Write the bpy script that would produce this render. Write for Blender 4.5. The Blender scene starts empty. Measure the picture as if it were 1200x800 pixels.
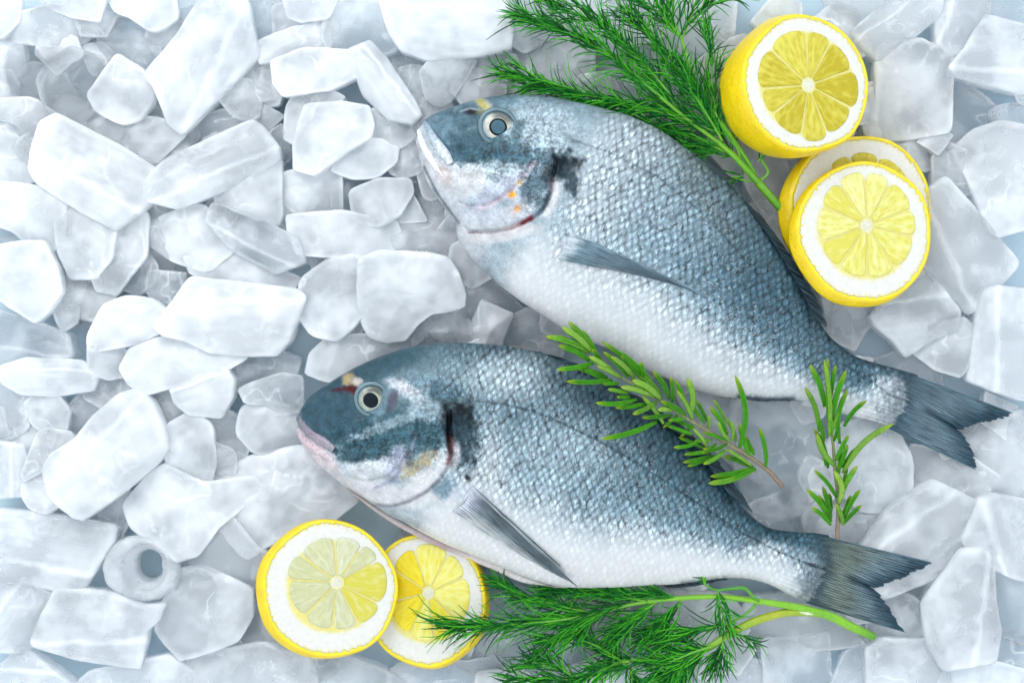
# Two sea bream on crushed ice with lemon, dill and rosemary, seen from straight above.
import bpy, bmesh, math, random
import numpy as np

S = 0.5 / 1200.0          # metres per photo pixel on the level z = 0
HC = 2400.0               # camera height in the same pixel units
SC = bpy.context.scene
COL = SC.collection
R = math.radians
rng = np.random.default_rng(7)
random.seed(7)


# ------------------------------------------------------------------ helpers
def depth_k(zc):
    """scale of an object standing at height zc so that it has its real size there"""
    return (HC - zc) / HC


def place(P, zc):
    """photo pixel coordinates + height -> world metres, one scale for the whole object"""
    P = np.asarray(P, float)
    k = depth_k(zc)
    out = np.empty_like(P)
    out[:, 0] = (P[:, 0] - 600.0) * k * S
    out[:, 1] = (400.0 - P[:, 1]) * k * S
    out[:, 2] = P[:, 2] * S
    return out


def tag(o, label=None, cat=None, group=None, kind=None):
    if label: o['label'] = label
    if cat: o['category'] = cat
    if group: o['group'] = group
    if kind: o['kind'] = kind
    return o


def empty(name, loc):
    o = bpy.data.objects.new(name, None)
    o.empty_display_size = 0.01
    o.location = loc
    COL.objects.link(o)
    return o


def origin_of(o):
    v = np.zeros(3)
    while o is not None:
        v += np.array(o.location[:])
        o = o.parent
    return v


def mesh_obj(name, V, F, mat, parent=None, attrs=None, smooth=True, origin=None, recalc=True):
    """V: world coordinates (n,3); F: list / array of faces; attrs: name -> (n,) , (n,3) or (n,4) arrays"""
    V = np.asarray(V, float)
    if parent is not None:
        base = origin_of(parent); loc = (0, 0, 0)
    else:
        if origin is None:
            c = (V.max(0) + V.min(0)) / 2
            origin = (c[0], c[1], V[:, 2].min())
        base = np.array(origin); loc = origin
    me = bpy.data.meshes.new(name)
    if isinstance(F, np.ndarray):
        n, m = F.shape
        me.vertices.add(len(V)); me.vertices.foreach_set('co', (V - base).astype(np.float32).ravel())
        me.loops.add(n * m); me.polygons.add(n)
        me.loops.foreach_set('vertex_index', F.astype(np.int32).ravel())
        me.polygons.foreach_set('loop_start', np.arange(0, n * m, m, dtype=np.int32))
        me.update(calc_edges=True)
    else:
        me.from_pydata((V - base).tolist(), [], [list(map(int, f)) for f in F])
    if smooth:
        me.polygons.foreach_set('use_smooth', np.ones(len(me.polygons), dtype=bool))
    for k, a in (attrs or {}).items():
        a = np.asarray(a, float)
        if a.ndim == 1:
            at = me.attributes.new(k, 'FLOAT', 'POINT'); at.data.foreach_set('value', a.astype(np.float32))
        elif k.startswith('col'):
            if a.shape[1] == 3: a = np.concatenate([a, np.ones((len(a), 1))], 1)
            at = me.attributes.new(k, 'FLOAT_COLOR', 'POINT'); at.data.foreach_set('color', a.astype(np.float32).ravel())
        else:
            at = me.attributes.new(k, 'FLOAT_VECTOR', 'POINT'); at.data.foreach_set('vector', a.astype(np.float32).ravel())
    me.validate()
    if recalc:
        bm = bmesh.new(); bm.from_mesh(me)
        bmesh.ops.recalc_face_normals(bm, faces=bm.faces)
        bm.to_mesh(me); bm.free()
    me.update()
    o = bpy.data.objects.new(name, me)
    o.location = loc
    if parent is not None: o.parent = parent
    if mat is not None: me.materials.append(mat)
    COL.objects.link(o)
    return o


def grid_faces(n, m, wrap_n=False, wrap_m=False, off=0, flip=False):
    """quads of an n x m vertex grid (index i*m + j)"""
    i = np.arange(n if wrap_n else n - 1); j = np.arange(m if wrap_m else m - 1)
    I, J = np.meshgrid(i, j, indexing='ij')
    I2, J2 = (I + 1) % n, (J + 1) % m
    q = np.stack([I * m + J, I2 * m + J, I2 * m + J2, I * m + J2], -1).reshape(-1, 4) + off
    return q[:, ::-1] if flip else q


def _hash(ix, iy, iz, seed):
    h = (ix * 374761393 + iy * 668265263 + iz * 2147483647 + seed * 974634777) & 0xffffffff
    h = ((h ^ (h >> 13)) * 1274126177) & 0xffffffff
    h = ((h ^ (h >> 16)) * 2246822519) & 0xffffffff
    return ((h ^ (h >> 15)) & 0xffff) / 65535.0


def vnoise(P, seed=0):
    """value noise in -1..1 for (n,3) points"""
    P = np.asarray(P, float)
    f = np.floor(P); t = P - f; t = t * t * (3 - 2 * t)
    i = f.astype(np.int64)
    out = 0
    for dx in (0, 1):
        for dy in (0, 1):
            for dz in (0, 1):
                w = (t[:, 0] if dx else 1 - t[:, 0]) * (t[:, 1] if dy else 1 - t[:, 1]) * (t[:, 2] if dz else 1 - t[:, 2])
                out = out + w * _hash(i[:, 0] + dx, i[:, 1] + dy, i[:, 2] + dz, seed)
    return out * 2 - 1


def fbm(P, seed=0, oct=3):
    P = np.asarray(P, float); s = 0; a = 1.0
    for k in range(oct):
        s = s + a * vnoise(P * (2.03 ** k), seed + 17 * k); a *= 0.5
    return s / 1.75


def n2(x, y, scale, seed=0, oct=3):
    """2-D noise of the given feature size in pixels"""
    return fbm(np.stack([x / scale, y / scale, np.full_like(x, 0.37)], -1), seed, oct)


def sstep(a, b, x):
    t = np.clip((x - a) / (b - a), 0, 1)
    return t * t * (3 - 2 * t)


def spline(pts, n):
    """Catmull-Rom through points, n samples by arc length"""
    P = np.asarray(pts, float)
    if len(P) == 2:
        t = np.linspace(0, 1, n)[:, None]
        return P[0] * (1 - t) + P[1] * t
    Q = np.vstack([2 * P[0] - P[1], P, 2 * P[-1] - P[-2]])
    out = []
    for i in range(1, len(Q) - 2):
        t = np.linspace(0, 1, 24, endpoint=False)[:, None]
        a, b, c, d = Q[i - 1], Q[i], Q[i + 1], Q[i + 2]
        out.append(0.5 * (2 * b + (c - a) * t + (2 * a - 5 * b + 4 * c - d) * t ** 2 + (3 * b - a - 3 * c + d) * t ** 3))
    out = np.vstack(out + [P[-1:]])
    d = np.r_[0, np.cumsum(np.linalg.norm(np.diff(out, axis=0), axis=1))]
    s = np.linspace(0, d[-1], n)
    return np.stack([np.interp(s, d, out[:, k]) for k in range(P.shape[1])], -1)


def seg_dist(x, y, poly):
    """distance, signed side (+ = right of travel in image space), arclength fraction to a polyline"""
    poly = np.asarray(poly, float)
    best = np.full(x.shape, 1e9); side = np.zeros(x.shape); tt = np.zeros(x.shape)
    L = np.linalg.norm(np.diff(poly, axis=0), axis=1); T = L.sum(); acc = 0
    for i in range(len(poly) - 1):
        a, b = poly[i], poly[i + 1]
        d = b - a; l2 = d @ d
        t = np.clip(((x - a[0]) * d[0] + (y - a[1]) * d[1]) / l2, 0, 1)
        px, py = a[0] + t * d[0], a[1] + t * d[1]
        dist = np.hypot(x - px, y - py)
        cr = d[0] * (y - a[1]) - d[1] * (x - a[0])
        m = dist < best
        best[m] = dist[m]; side[m] = np.sign(cr)[m]; tt[m] = ((acc + t * L[i]) / T)[m]
        acc += L[i]
    return best, side, tt


def tube_geo(path, rad, ns=5):
    """closed tapered tube along path (n,3) with radius per point; returns V, F"""
    P = np.asarray(path, float); n = len(P)
    T = np.gradient(P, axis=0); T /= np.linalg.norm(T, axis=1)[:, None] + 1e-9
    up = np.array([0, 0, 1.0])
    A = np.cross(T, up); A /= np.linalg.norm(A, axis=1)[:, None] + 1e-9
    B = np.cross(A, T)
    r = np.broadcast_to(rad, (n,))
    th = np.arange(ns) * 2 * math.pi / ns
    V = P[:, None, :] + r[:, None, None] * (np.cos(th)[None, :, None] * A[:, None, :] + np.sin(th)[None, :, None] * B[:, None, :])
    V = V.reshape(-1, 3)
    F = grid_faces(n, ns, wrap_m=True).tolist()
    F.append(list(range(ns))[::-1]); F.append([(n - 1) * ns + k for k in range(ns)])
    return V, F


class Bag:
    """collects pieces of one mesh"""
    def __init__(s): s.V = []; s.F = []; s.C = []; s.n = 0
    def add(s, V, F, col=None):
        V = np.asarray(V, float)
        s.V.append(V); s.F += [[i + s.n for i in f] for f in F]
        if col is not None:
            c = np.asarray(col, float)
            s.C.append(np.broadcast_to(c, (len(V), 3)) if c.ndim == 1 else c)
        s.n += len(V)
    def build(s, name, mat, parent, zc, **kw):
        V = place(np.vstack(s.V), zc)
        at = {'col': np.vstack(s.C)} if s.C else None
        return mesh_obj(name, V, s.F, mat, parent, at, **kw)


# ------------------------------------------------------------------ material helpers
def new_mat(name):
    m = bpy.data.materials.new(name); m.use_nodes = True
    nt = m.node_tree; nt.nodes.clear()
    out = nt.nodes.new('ShaderNodeOutputMaterial')
    b = nt.nodes.new('ShaderNodeBsdfPrincipled')
    nt.links.new(b.outputs[0], out.inputs['Surface'])
    return m, nt, b


class G:
    """small node-graph builder"""
    def __init__(s, nt): s.nt = nt
    def node(s, t, **kw):
        n = s.nt.nodes.new(t)
        for k, v in kw.items(): setattr(n, k, v)
        return n
    def put(s, sock, v):
        if isinstance(v, bpy.types.NodeSocket): s.nt.links.new(v, sock)
        elif v is not None: sock.default_value = v
    def math(s, op, a, b=None, c=None, clamp=False):
        n = s.node('ShaderNodeMath', operation=op, use_clamp=clamp)
        for i, v in enumerate((a, b, c)):
            if v is not None: s.put(n.inputs[i], v)
        return n.outputs[0]
    def vmath(s, op, a, b=None, scale=None):
        n = s.node('ShaderNodeVectorMath', operation=op)
        s.put(n.inputs[0], a)
        if b is not None: s.put(n.inputs[1], b)
        if scale is not None: s.put(n.inputs['Scale'], scale)
        return n.outputs[0]
    def noise(s, vec, scale, detail=3, rough=0.55, dist=0.0, out='Fac'):
        n = s.node('ShaderNodeTexNoise')
        s.put(n.inputs['Vector'], vec); n.inputs['Scale'].default_value = scale
        n.inputs['Detail'].default_value = detail; n.inputs['Roughness'].default_value = rough
        n.inputs['Distortion'].default_value = dist
        return n.outputs[out]
    def rng(s, v, a, b, c, d, smooth=False):
        n = s.node('ShaderNodeMapRange', interpolation_type='SMOOTHSTEP' if smooth else 'LINEAR')
        s.put(n.inputs[0], v)
        for i, q in enumerate((a, b, c, d)): s.put(n.inputs[i + 1], q)
        return n.outputs[0]
    def mix(s, f, a, b, blend='MIX'):
        n = s.node('ShaderNodeMix', data_type='RGBA', blend_type=blend)
        s.put(n.inputs[0], f)
        for i, v in ((6, a), (7, b)):
            if isinstance(v, (tuple, list)) and len(v) == 3: v = (*v, 1)
            s.put(n.inputs[i], v)
        return n.outputs[2]
    def attr(s, name, out='Color'):
        n = s.node('ShaderNodeAttribute', attribute_name=name)
        return n.outputs[out]
    def sep(s, v):
        n = s.node('ShaderNodeSeparateXYZ'); s.put(n.inputs[0], v); return n.outputs
    def comb(s, x, y, z=0.0):
        n = s.node('ShaderNodeCombineXYZ')
        for i, v in enumerate((x, y, z)): s.put(n.inputs[i], v)
        return n.outputs[0]
    def bump(s, h, dist, strength=1.0, normal=None):
        n = s.node('ShaderNodeBump'); n.inputs['Strength'].default_value = strength
        n.inputs['Distance'].default_value = dist
        s.put(n.inputs['Height'], h)
        if normal is not None: s.put(n.inputs['Normal'], normal)
        return n.outputs[0]
    def objcoord(s):
        return s.node('ShaderNodeTexCoord').outputs['Object']
# ------------------------------------------------------------------ materials
def ice_material(name, density, rough, bump):
    """water-clear body with trapped air: 'cl' says how frosted the skin is, a scattering volume clouds the inside"""
    m, nt, b = new_mat(name); g = G(nt)
    cl = g.attr('cl', 'Fac')
    fine = g.noise(g.objcoord(), 170, 2, 0.5)
    g.put(b.inputs['Transmission Weight'], g.math('SUBTRACT', 1.0, cl, clamp=True))
    b.inputs['Base Color'].default_value = (0.942, 0.972, 1.0, 1)
    b.inputs['IOR'].default_value = 1.31
    b.inputs['Roughness'].default_value = rough
    g.put(b.inputs['Normal'], g.bump(fine, 0.0016, bump))
    v = g.node('ShaderNodeVolumeScatter')
    v.inputs['Color'].default_value = (0.982, 0.993, 1.0, 1)
    v.inputs['Density'].default_value = density
    out = [n for n in nt.nodes if n.type == 'OUTPUT_MATERIAL'][0]
    nt.links.new(v.outputs[0], out.inputs['Volume'])
    return m


ICE_FROST = ice_material('frosted ice', 80.0, 0.13, 0.4)
ICE_WHITE = ice_material('white ice', 110.0, 0.19, 0.35)
ICE_CLEAR = ice_material('clear ice', 30.0, 0.08, 0.5)


def tray_material():
    m, nt, b = new_mat('wet tray'); g = G(nt)
    co = g.objcoord()
    n = g.noise(co, 9, 4, 0.5)
    g.put(b.inputs['Base Color'], g.mix(n, (0.46, 0.60, 0.69), (0.56, 0.69, 0.76)))
    b.inputs['Roughness'].default_value = 0.18
    g.put(b.inputs['Normal'], g.bump(g.noise(co, 35, 2), 0.002, 0.4))
    return m


def fish_material(name, su, sv):
    """silver skin: pigment from 'col', scales from 'suv' where 'scl' says so"""
    m, nt, b = new_mat(name); g = G(nt)
    col = g.attr('col'); suv = g.attr('suv', 'Vector'); scl = g.attr('scl', 'Fac'); shn = g.attr('shn', 'Fac')
    wob = g.noise(suv, 0.035, 2, 0.5, out='Color')
    p0 = g.vmath('ADD', suv, g.vmath('SCALE', g.vmath('SUBTRACT', wob, (0.5, 0.5, 0.5)), scale=7.0))
    x, y, _ = g.sep(p0)
    U = g.math('DIVIDE', x, su * 1.0); W = g.math('DIVIDE', y, sv * 1.0)
    q = g.comb(g.math('ADD', U, W), g.math('SUBTRACT', U, W))
    vo = g.node('ShaderNodeTexVoronoi', voronoi_dimensions='2D', feature='F1')
    g.put(vo.inputs['Vector'], q); vo.inputs['Scale'].default_value = 1.0; vo.inputs['Randomness'].default_value = 0.34
    rel = g.vmath('SUBTRACT', q, vo.outputs['Position'])
    rx, ry, _ = g.sep(rel)
    ru = g.math('MULTIPLY', g.math('ADD', rx, ry), 0.5)
    dist = vo.outputs['Distance']
    cr, cg, cb = g.sep(vo.outputs['Color'])
    # each scale: bright middle, dark free edge, own brightness, broken up by fine streaks
    speck = g.noise(suv, 0.62, 3, 0.7)
    streak = g.noise(g.comb(g.math('MULTIPLY', x, 0.42), g.math('MULTIPLY', y, 0.13)), 1.0, 3, 0.65)
    patch = g.noise(suv, 0.09, 3, 0.6)
    f = g.rng(dist, 0.12, 0.66, 1.62, 0.26)
    f = g.math('ADD', f, g.math('MULTIPLY', ru, -0.35))
    f = g.math('MULTIPLY', f, g.rng(cr, 0, 1, 0.72, 1.28))
    f = g.math('MULTIPLY', f, g.math('MULTIPLY', g.rng(speck, 0.36, 0.64, 0.78, 1.22), g.rng(streak, 0.36, 0.64, 0.55, 1.5, True)))
    mot = g.attr('mot', 'Fac')
    mott = g.math('ADD', g.math('MULTIPLY', g.noise(suv, 0.26, 3, 0.7), 0.6), g.math('MULTIPLY', g.noise(suv, 0.085, 2, 0.6), 0.4))
    mv = g.rng(mott, 0.40, 0.60, 0.42, 1.75, True)
    mv = g.math('ADD', 1.0, g.math('MULTIPLY', g.math('SUBTRACT', mv, 1.0), mot))
    head = g.math('MULTIPLY', g.math('MULTIPLY', g.rng(speck, 0.34, 0.66, 0.80, 1.20), mv), g.rng(patch, 0.3, 0.7, 0.75, 1.25))
    f = g.math('ADD', 1.0, g.math('MULTIPLY', g.math('SUBTRACT', f, 1.0), g.rng(patch, 0.36, 0.62, 0.30, 1.05)))
    fac = g.math('ADD', g.math('MULTIPLY', f, scl), g.math('MULTIPLY', head, g.math('SUBTRACT', 1.0, scl)))
    bright = g.sep(col)[1]
    fac = g.mix(g.rng(bright, 0.55, 0.8, 0.0, 0.7), g.comb(fac, fac, fac), (1.0, 1.0, 1.0))
    c = g.vmath('MULTIPLY', col, fac)
    # silver glints painted into the colour of single scales, never on the black marks
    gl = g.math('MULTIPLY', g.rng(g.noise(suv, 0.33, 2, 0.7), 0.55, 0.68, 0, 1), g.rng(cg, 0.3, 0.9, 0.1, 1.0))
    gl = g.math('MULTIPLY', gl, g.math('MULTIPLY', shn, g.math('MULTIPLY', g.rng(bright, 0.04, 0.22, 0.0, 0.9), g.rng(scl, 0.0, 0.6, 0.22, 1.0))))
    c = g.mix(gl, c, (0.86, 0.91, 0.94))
    lum = g.math('ADD', g.math('MULTIPLY', g.sep(c)[0], 0.35), g.math('MULTIPLY', g.sep(c)[1], 0.65))
    hs_ = g.node('ShaderNodeHueSaturation'); hs_.inputs['Saturation'].default_value = 1.10
    g.put(hs_.inputs['Color'], c); c = hs_.outputs[0]
    c = g.vmath('SCALE', c, scale=0.72)
    g.put(b.inputs['Base Color'], c)
    g.put(b.inputs['Metallic'], g.math('MULTIPLY', shn, 0.22))
    g.put(b.inputs['Roughness'], g.rng(speck, 0.3, 0.7, 0.28, 0.5))
    b.inputs['Specular IOR Level'].default_value = 0.18
    b.inputs['Coat Weight'].default_value = 0.12; b.inputs['Coat Roughness'].default_value = 0.09
    hs = g.math('ADD', g.math('MULTIPLY', ru, 0.8), g.math('MULTIPLY', g.math('POWER', dist, 2.0), -0.7))
    h = g.math('ADD', g.math('MULTIPLY', hs, g.math('MULTIPLY', scl, 0.8)), g.math('ADD', g.math('MULTIPLY', speck, 0.7), g.math('MULTIPLY', streak, g.math('MULTIPLY', scl, 0.8))))
    g.put(b.inputs['Normal'], g.bump(h, 0.00016, 0.7))
    return m


def attr_material(name, rough=0.4, trans=0.0, bump_scale=None, bump_d=0.0005, sub=0.0, vary=0.25, spec=0.5, coat=0.0):
    m, nt, b = new_mat(name); g = G(nt)
    col = g.attr('col'); co = g.objcoord()
    n = g.noise(co, 700, 3, 0.6)
    g.put(b.inputs['Base Color'], g.vmath('SCALE', col, scale=g.rng(n, 0.3, 0.7, 1 - vary, 1 + vary)))
    b.inputs['Roughness'].default_value = rough
    b.inputs['Specular IOR Level'].default_value = spec
    b.inputs['Coat Weight'].default_value = coat; b.inputs['Coat Roughness'].default_value = 0.1
    b.inputs['Transmission Weight'].default_value = trans
    if sub:
        b.inputs['Subsurface Weight'].default_value = sub
        b.inputs['Subsurface Radius'].default_value = (1, 0.9, 0.4)
        b.inputs['Subsurface Scale'].default_value = 0.003
    if bump_scale:
        g.put(b.inputs['Normal'], g.bump(g.noise(co, bump_scale, 3), bump_d, 0.6))
    return m


def fin_material(name):
    """rays run along suv.x; suv.y counts rays"""
    m, nt, b = new_mat(name); g = G(nt)
    col = g.attr('col'); suv = g.attr('suv', 'Vector')
    x, y, _ = g.sep(suv)
    y2 = g.math('ADD', y, g.math('MULTIPLY', g.noise(suv, 0.6, 2), 0.25))
    ray = g.math('ABSOLUTE', g.math('SINE', g.math('MULTIPLY', y2, math.pi)))
    split = g.math('ABSOLUTE', g.math('SINE', g.math('MULTIPLY', y2, math.pi * 3.0)))
    ray = g.math('ADD', g.math('MULTIPLY', ray, 0.6), g.math('MULTIPLY', split, 0.4))
    streak = g.noise(g.comb(g.math('MULTIPLY', x, 0.35), g.math('MULTIPLY', y, 2.1)), 1.0, 4, 0.7)
    lum = g.sep(col)[1]
    f = g.math('MULTIPLY', g.rng(ray, 0.0, 1.0, 0.72, 1.2), g.rng(streak, 0.33, 0.67, 0.25, 2.0))
    c = g.vmath('SCALE', col, scale=f)
    c = g.mix(g.math('MULTIPLY', g.rng(streak, 0.60, 0.70, 0, 0.55), g.rng(lum, 0.05, 0.2, 0.1, 1.0)), c, (0.48, 0.55, 0.59))
    g.put(b.inputs['Base Color'], c)
    b.inputs['Roughness'].default_value = 0.4
    b.inputs['Specular IOR Level'].default_value = 0.22
    g.put(b.inputs['Normal'], g.bump(ray, 0.00025, 0.6))
    return m


def plain_material(name, col, rough=0.4, metallic=0.0, spec=0.5, coat=0.0, trans=0.0, nscale=300, namt=0.12, bump=0.0):
    m, nt, b = new_mat(name); g = G(nt); co = g.objcoord()
    n = g.noise(co, nscale, 3, 0.6)
    g.put(b.inputs['Base Color'], g.vmath('SCALE', tuple(col), scale=g.rng(n, 0.3, 0.7, 1 - namt, 1 + namt)))
    b.inputs['Roughness'].default_value = rough; b.inputs['Metallic'].default_value = metallic
    b.inputs['Specular IOR Level'].default_value = spec
    b.inputs['Coat Weight'].default_value = coat; b.inputs['Coat Roughness'].default_value = 0.05
    b.inputs['Transmission Weight'].default_value = trans
    if bump: g.put(b.inputs['Normal'], g.bump(n, bump, 0.6))
    return m


def rind_material():
    m, nt, b = new_mat('lemon rind'); g = G(nt); co = g.objcoord()
    col = g.attr('col')
    vo = g.node('ShaderNodeTexVoronoi', feature='SMOOTH_F1'); g.put(vo.inputs['Vector'], co); vo.inputs['Scale'].default_value = 520
    n = g.noise(co, 120, 3)
    c = g.vmath('SCALE', col, scale=g.rng(n, 0.3, 0.7, 0.9, 1.08))
    g.put(b.inputs['Base Color'], c)
    b.inputs['Roughness'].default_value = 0.34
    b.inputs['Subsurface Weight'].default_value = 0.2
    b.inputs['Subsurface Radius'].default_value = (1, 0.8, 0.1); b.inputs['Subsurface Scale'].default_value = 0.002
    g.put(b.inputs['Normal'], g.bump(g.rng(vo.outputs['Distance'], 0.1, 0.5, 0, 1), 0.0005, 0.35))
    return m


def pith_material():
    m, nt, b = new_mat('lemon pith'); g = G(nt); co = g.objcoord()
    n = g.noise(co, 420, 4, 0.65)
    g.put(b.inputs['Base Color'], g.vmath('SCALE', g.attr('col'), scale=g.rng(n, 0.3, 0.7, 0.93, 1.05)))
    b.inputs['Roughness'].default_value = 0.55
    b.inputs['Subsurface Weight'].default_value = 0.3
    b.inputs['Subsurface Radius'].default_value = (1, 1, 0.8); b.inputs['Subsurface Scale'].default_value = 0.003
    g.put(b.inputs['Normal'], g.bump(n, 0.0006, 0.5))
    return m


def pulp_material(name, c_lo, c_hi, trans):
    """vesicles: suv = (radius, angle * radius) stretched along the radius"""
    m, nt, b = new_mat(name); g = G(nt)
    suv = g.attr('suv', 'Vector')
    x, y, _ = g.sep(suv)
    st = g.comb(g.math('MULTIPLY', x, 0.075), g.math('MULTIPLY', y, 0.30))
    n1 = g.noise(st, 1.0, 2, 0.55, 0.5)
    vo = g.node('ShaderNodeTexVoronoi', voronoi_dimensions='2D', feature='SMOOTH_F1')
    g.put(vo.inputs['Vector'], g.comb(g.math('MULTIPLY', x, 0.085), g.math('MULTIPLY', y, 0.26))); vo.inputs['Scale'].default_value = 1.0
    oi = g.node('ShaderNodeObjectInfo')
    f = g.math('ADD', g.math('MULTIPLY', n1, 0.65), g.math('MULTIPLY', vo.outputs['Distance'], 0.45))
    f = g.math('ADD', f, g.rng(oi.outputs['Random'], 0, 1, -0.16, 0.16))
    g.put(b.inputs['Base Color'], g.mix(g.rng(f, 0.34, 0.72, 0, 1), c_lo, c_hi))
    b.inputs['Roughness'].default_value = 0.16
    b.inputs['IOR'].default_value = 1.36
    b.inputs['Transmission Weight'].default_value = trans
    b.inputs['Subsurface Weight'].default_value = 0.5
    b.inputs['Subsurface Radius'].default_value = (1, 0.85, 0.2); b.inputs['Subsurface Scale'].default_value = 0.004
    g.put(b.inputs['Normal'], g.bump(f, 0.0011, 0.7))
    return m
# ------------------------------------------------------------------ setting: the tray and the heap of ice
TRAY_Z = -40.0
tv = place([(-900, -700, TRAY_Z), (2100, -700, TRAY_Z), (2100, 1500, TRAY_Z), (-900, 1500, TRAY_Z)], TRAY_Z)
tray = mesh_obj('tray_floor', tv, [[3, 2, 1, 0]], tray_material(), origin=(0, 0, TRAY_Z * S))
tag(tray, kind='structure')


def chaikin(P, ratio, it=2):
    for _ in range(it):
        Q = np.roll(P, -1, 0)
        P = np.stack([P * (1 - ratio) + Q * ratio, P * ratio + Q * (1 - ratio)], 1).reshape(-1, 2)
    return P


def cells(P, seed):
    """distance to the nearest feature point of a jittered lattice"""
    f = np.floor(P).astype(np.int64); best = np.full(len(P), 9.0)
    for dx in (-1, 0, 1):
        for dy in (-1, 0, 1):
            for dz in (-1, 0, 1):
                c = f + np.array([dx, dy, dz])
                q = np.stack([_hash(c[:, 0], c[:, 1], c[:, 2], seed + k) for k in (0, 31, 57)], -1)
                best = np.minimum(best, ((c + q - P) ** 2).sum(1))
    return np.sqrt(best)


def ice_geo(pts, zc, half, kind, seed, slope=(0, 0), frost=(0.2, 0.5), res=(112, 36)):
    P = np.array(pts, float)
    # vertex mean weighted by edge length keeps the centre inside
    Q = np.roll(P, -1, 0); L = np.linalg.norm(Q - P, axis=1)
    c = (((P + Q) / 2) * L[:, None]).sum(0) / L.sum()
    P = c + (P - c) * (1.16 if kind in 'BT' else 1.19)
    P = chaikin(P, {'T': 0.06, 'B': 0.07, 'L': 0.13, 'S': 0.04, 'R': 0.25}[kind], 2)
    n, m = res
    th = np.arange(n) * 2 * math.pi / n
    Rr = np.zeros(n)
    A = P - c; B = np.roll(P, -1, 0) - c
    for i, t in enumerate(th):
        d = np.array([math.cos(t), math.sin(t)])
        e = B - A
        den = d[0] * e[:, 1] - d[1] * e[:, 0]
        den = np.where(np.abs(den) < 1e-9, 1e-9, den)
        s = (A[:, 0] * e[:, 1] - A[:, 1] * e[:, 0]) / den
        u = (A[:, 0] * d[1] - A[:, 1] * d[0]) / den
        ok = (u >= -1e-6) & (u <= 1 + 1e-6) & (s > 0)
        Rr[i] = s[ok].max() if ok.any() else 1.0
    e = {'T': 11.0, 'B': 9.0, 'L': 4.5, 'S': 10.0, 'R': 3.5}[kind]
    k1 = max(int(m * 0.52), 6)
    r_top = np.r_[1.0, 0.998, 0.990, 0.975, 0.95, np.linspace(0.915, 0.05, k1)]
    r_bot = np.r_[0.2, 0.5, 0.75, 0.9, 0.97, 0.995]
    rho = np.r_[r_bot, 1.0, r_top]
    zz = np.r_[-(1 - r_bot ** e) ** (1 / e), -0.25, 0.25, (1 - r_top[1:] ** e) ** (1 / e)]
    m = len(rho) + 2
    rho_v = np.r_[np.repeat(rho, n), 0, 0]
    X = c[0] + rho[:, None] * (Rr * np.cos(th))[None]
    Y = c[1] + rho[:, None] * (Rr * np.sin(th))[None]
    Z = np.repeat(zz[:, None], n, 1)
    V = np.stack([X, Y, Z], -1).reshape(-1, 3)
    V = np.vstack([V, [[c[0], c[1], -1]], [[c[0], c[1], 1]]])
    rel = V[:, :2] - c
    # main axis of the outline
    pr = P - P.mean(0)
    w, E = np.linalg.eigh(pr.T @ pr)
    ax, ac = E[:, 1], E[:, 0]
    da, dc = rel @ ax, rel @ ac
    wid = max(np.abs((P - c) @ ac).max(), 1)
    if kind == 'T':
        prof = np.sqrt(np.clip(1 - (dc / (wid * 1.04)) ** 2, 0.05, 1))
        V[:, 2] *= np.where(V[:, 2] > 0, 0.25 + 0.75 * prof, 0.6 + 0.4 * prof)
    V[:, 2] *= half
    rs = np.random.default_rng(seed)
    size = math.sqrt(max(wid, 8))
    if kind in 'SLB':
        # melted and broken facets
        for _ in range({'S': 8, 'L': 8, 'B': 6}[kind]):
            a = rs.uniform(0, 2 * math.pi); tl = rs.uniform(0.15, 0.75 if kind == 'S' else 0.5)
            nrm = np.array([math.cos(a) * math.sin(tl), math.sin(a) * math.sin(tl), math.cos(tl)])
            Rel = np.stack([rel[:, 0], rel[:, 1], V[:, 2]], -1)
            s = Rel @ nrm
            lim = s.max() * rs.uniform(0.62, 0.9)
            over = np.clip(s - lim, 0, None)
            V[:, 2] -= over * nrm[2] * 0.92; 
            V[:, :2] -= (over * 0.25)[:, None] * nrm[:2] * (np.abs(V[:, 2]) < half * 2)[:, None]
            rel = V[:, :2] - c
    o = rs.uniform(0, 99, 3)
    q = np.stack([V[:, 0], V[:, 1], V[:, 2]], -1)
    amp = {'T': 1.2, 'B': 1.5, 'L': 2.0, 'S': 2.0, 'R': 1.2}[kind]
    big = fbm(q / 26 + o, 3, 2); mid = fbm(q / 10 + o, 5, 2) * 0.7
    topm = np.sign(V[:, 2]) * sstep(0, 0.4, np.abs(V[:, 2]) / half)
    V[:, 2] += topm * (big * amp * 1.5 + mid * amp * 0.45)
    rad = rel / (np.linalg.norm(rel, axis=1)[:, None] + 1e-6)
    V[:, :2] += rad * ((big * amp * 0.9 + mid * amp * 0.35) * rho_v ** 3)[:, None]
    # scallops left by melting
    V[:, 2] += topm * (cells(q / 17 + o, 4) - 0.5) * {'T': 1.6, 'B': 2.6, 'L': 3.0, 'S': 2.6, 'R': 1}[kind]
    cl = frost[0] + (frost[1] - frost[0]) * sstep(-0.45, 0.45, fbm(q / 38 + o + 5, 12, 3)) + rs.normal(0, 0.05) + 0.07 * mid
    rim = sstep(0.80, 0.99, np.linalg.norm(rel, axis=1) / (np.interp(np.arctan2(rel[:, 1], rel[:, 0]) % (2 * math.pi), np.r_[th, 2 * math.pi], np.r_[Rr, Rr[0]]) + 1e-6))
    cl = cl + 0.16 * rim
    # veils of trapped air along old cracks
    vein = sstep(0.085, 0.0, np.abs(fbm(q / 21 + o + 31, 14, 2))) * sstep(0.0, 0.35, fbm(q / 30 + o + 3, 15, 1))
    cl = cl + {'S': 0.32, 'L': 0.20, 'B': 0.20, 'T': 0.12, 'R': 0.1}[kind] * vein
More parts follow.
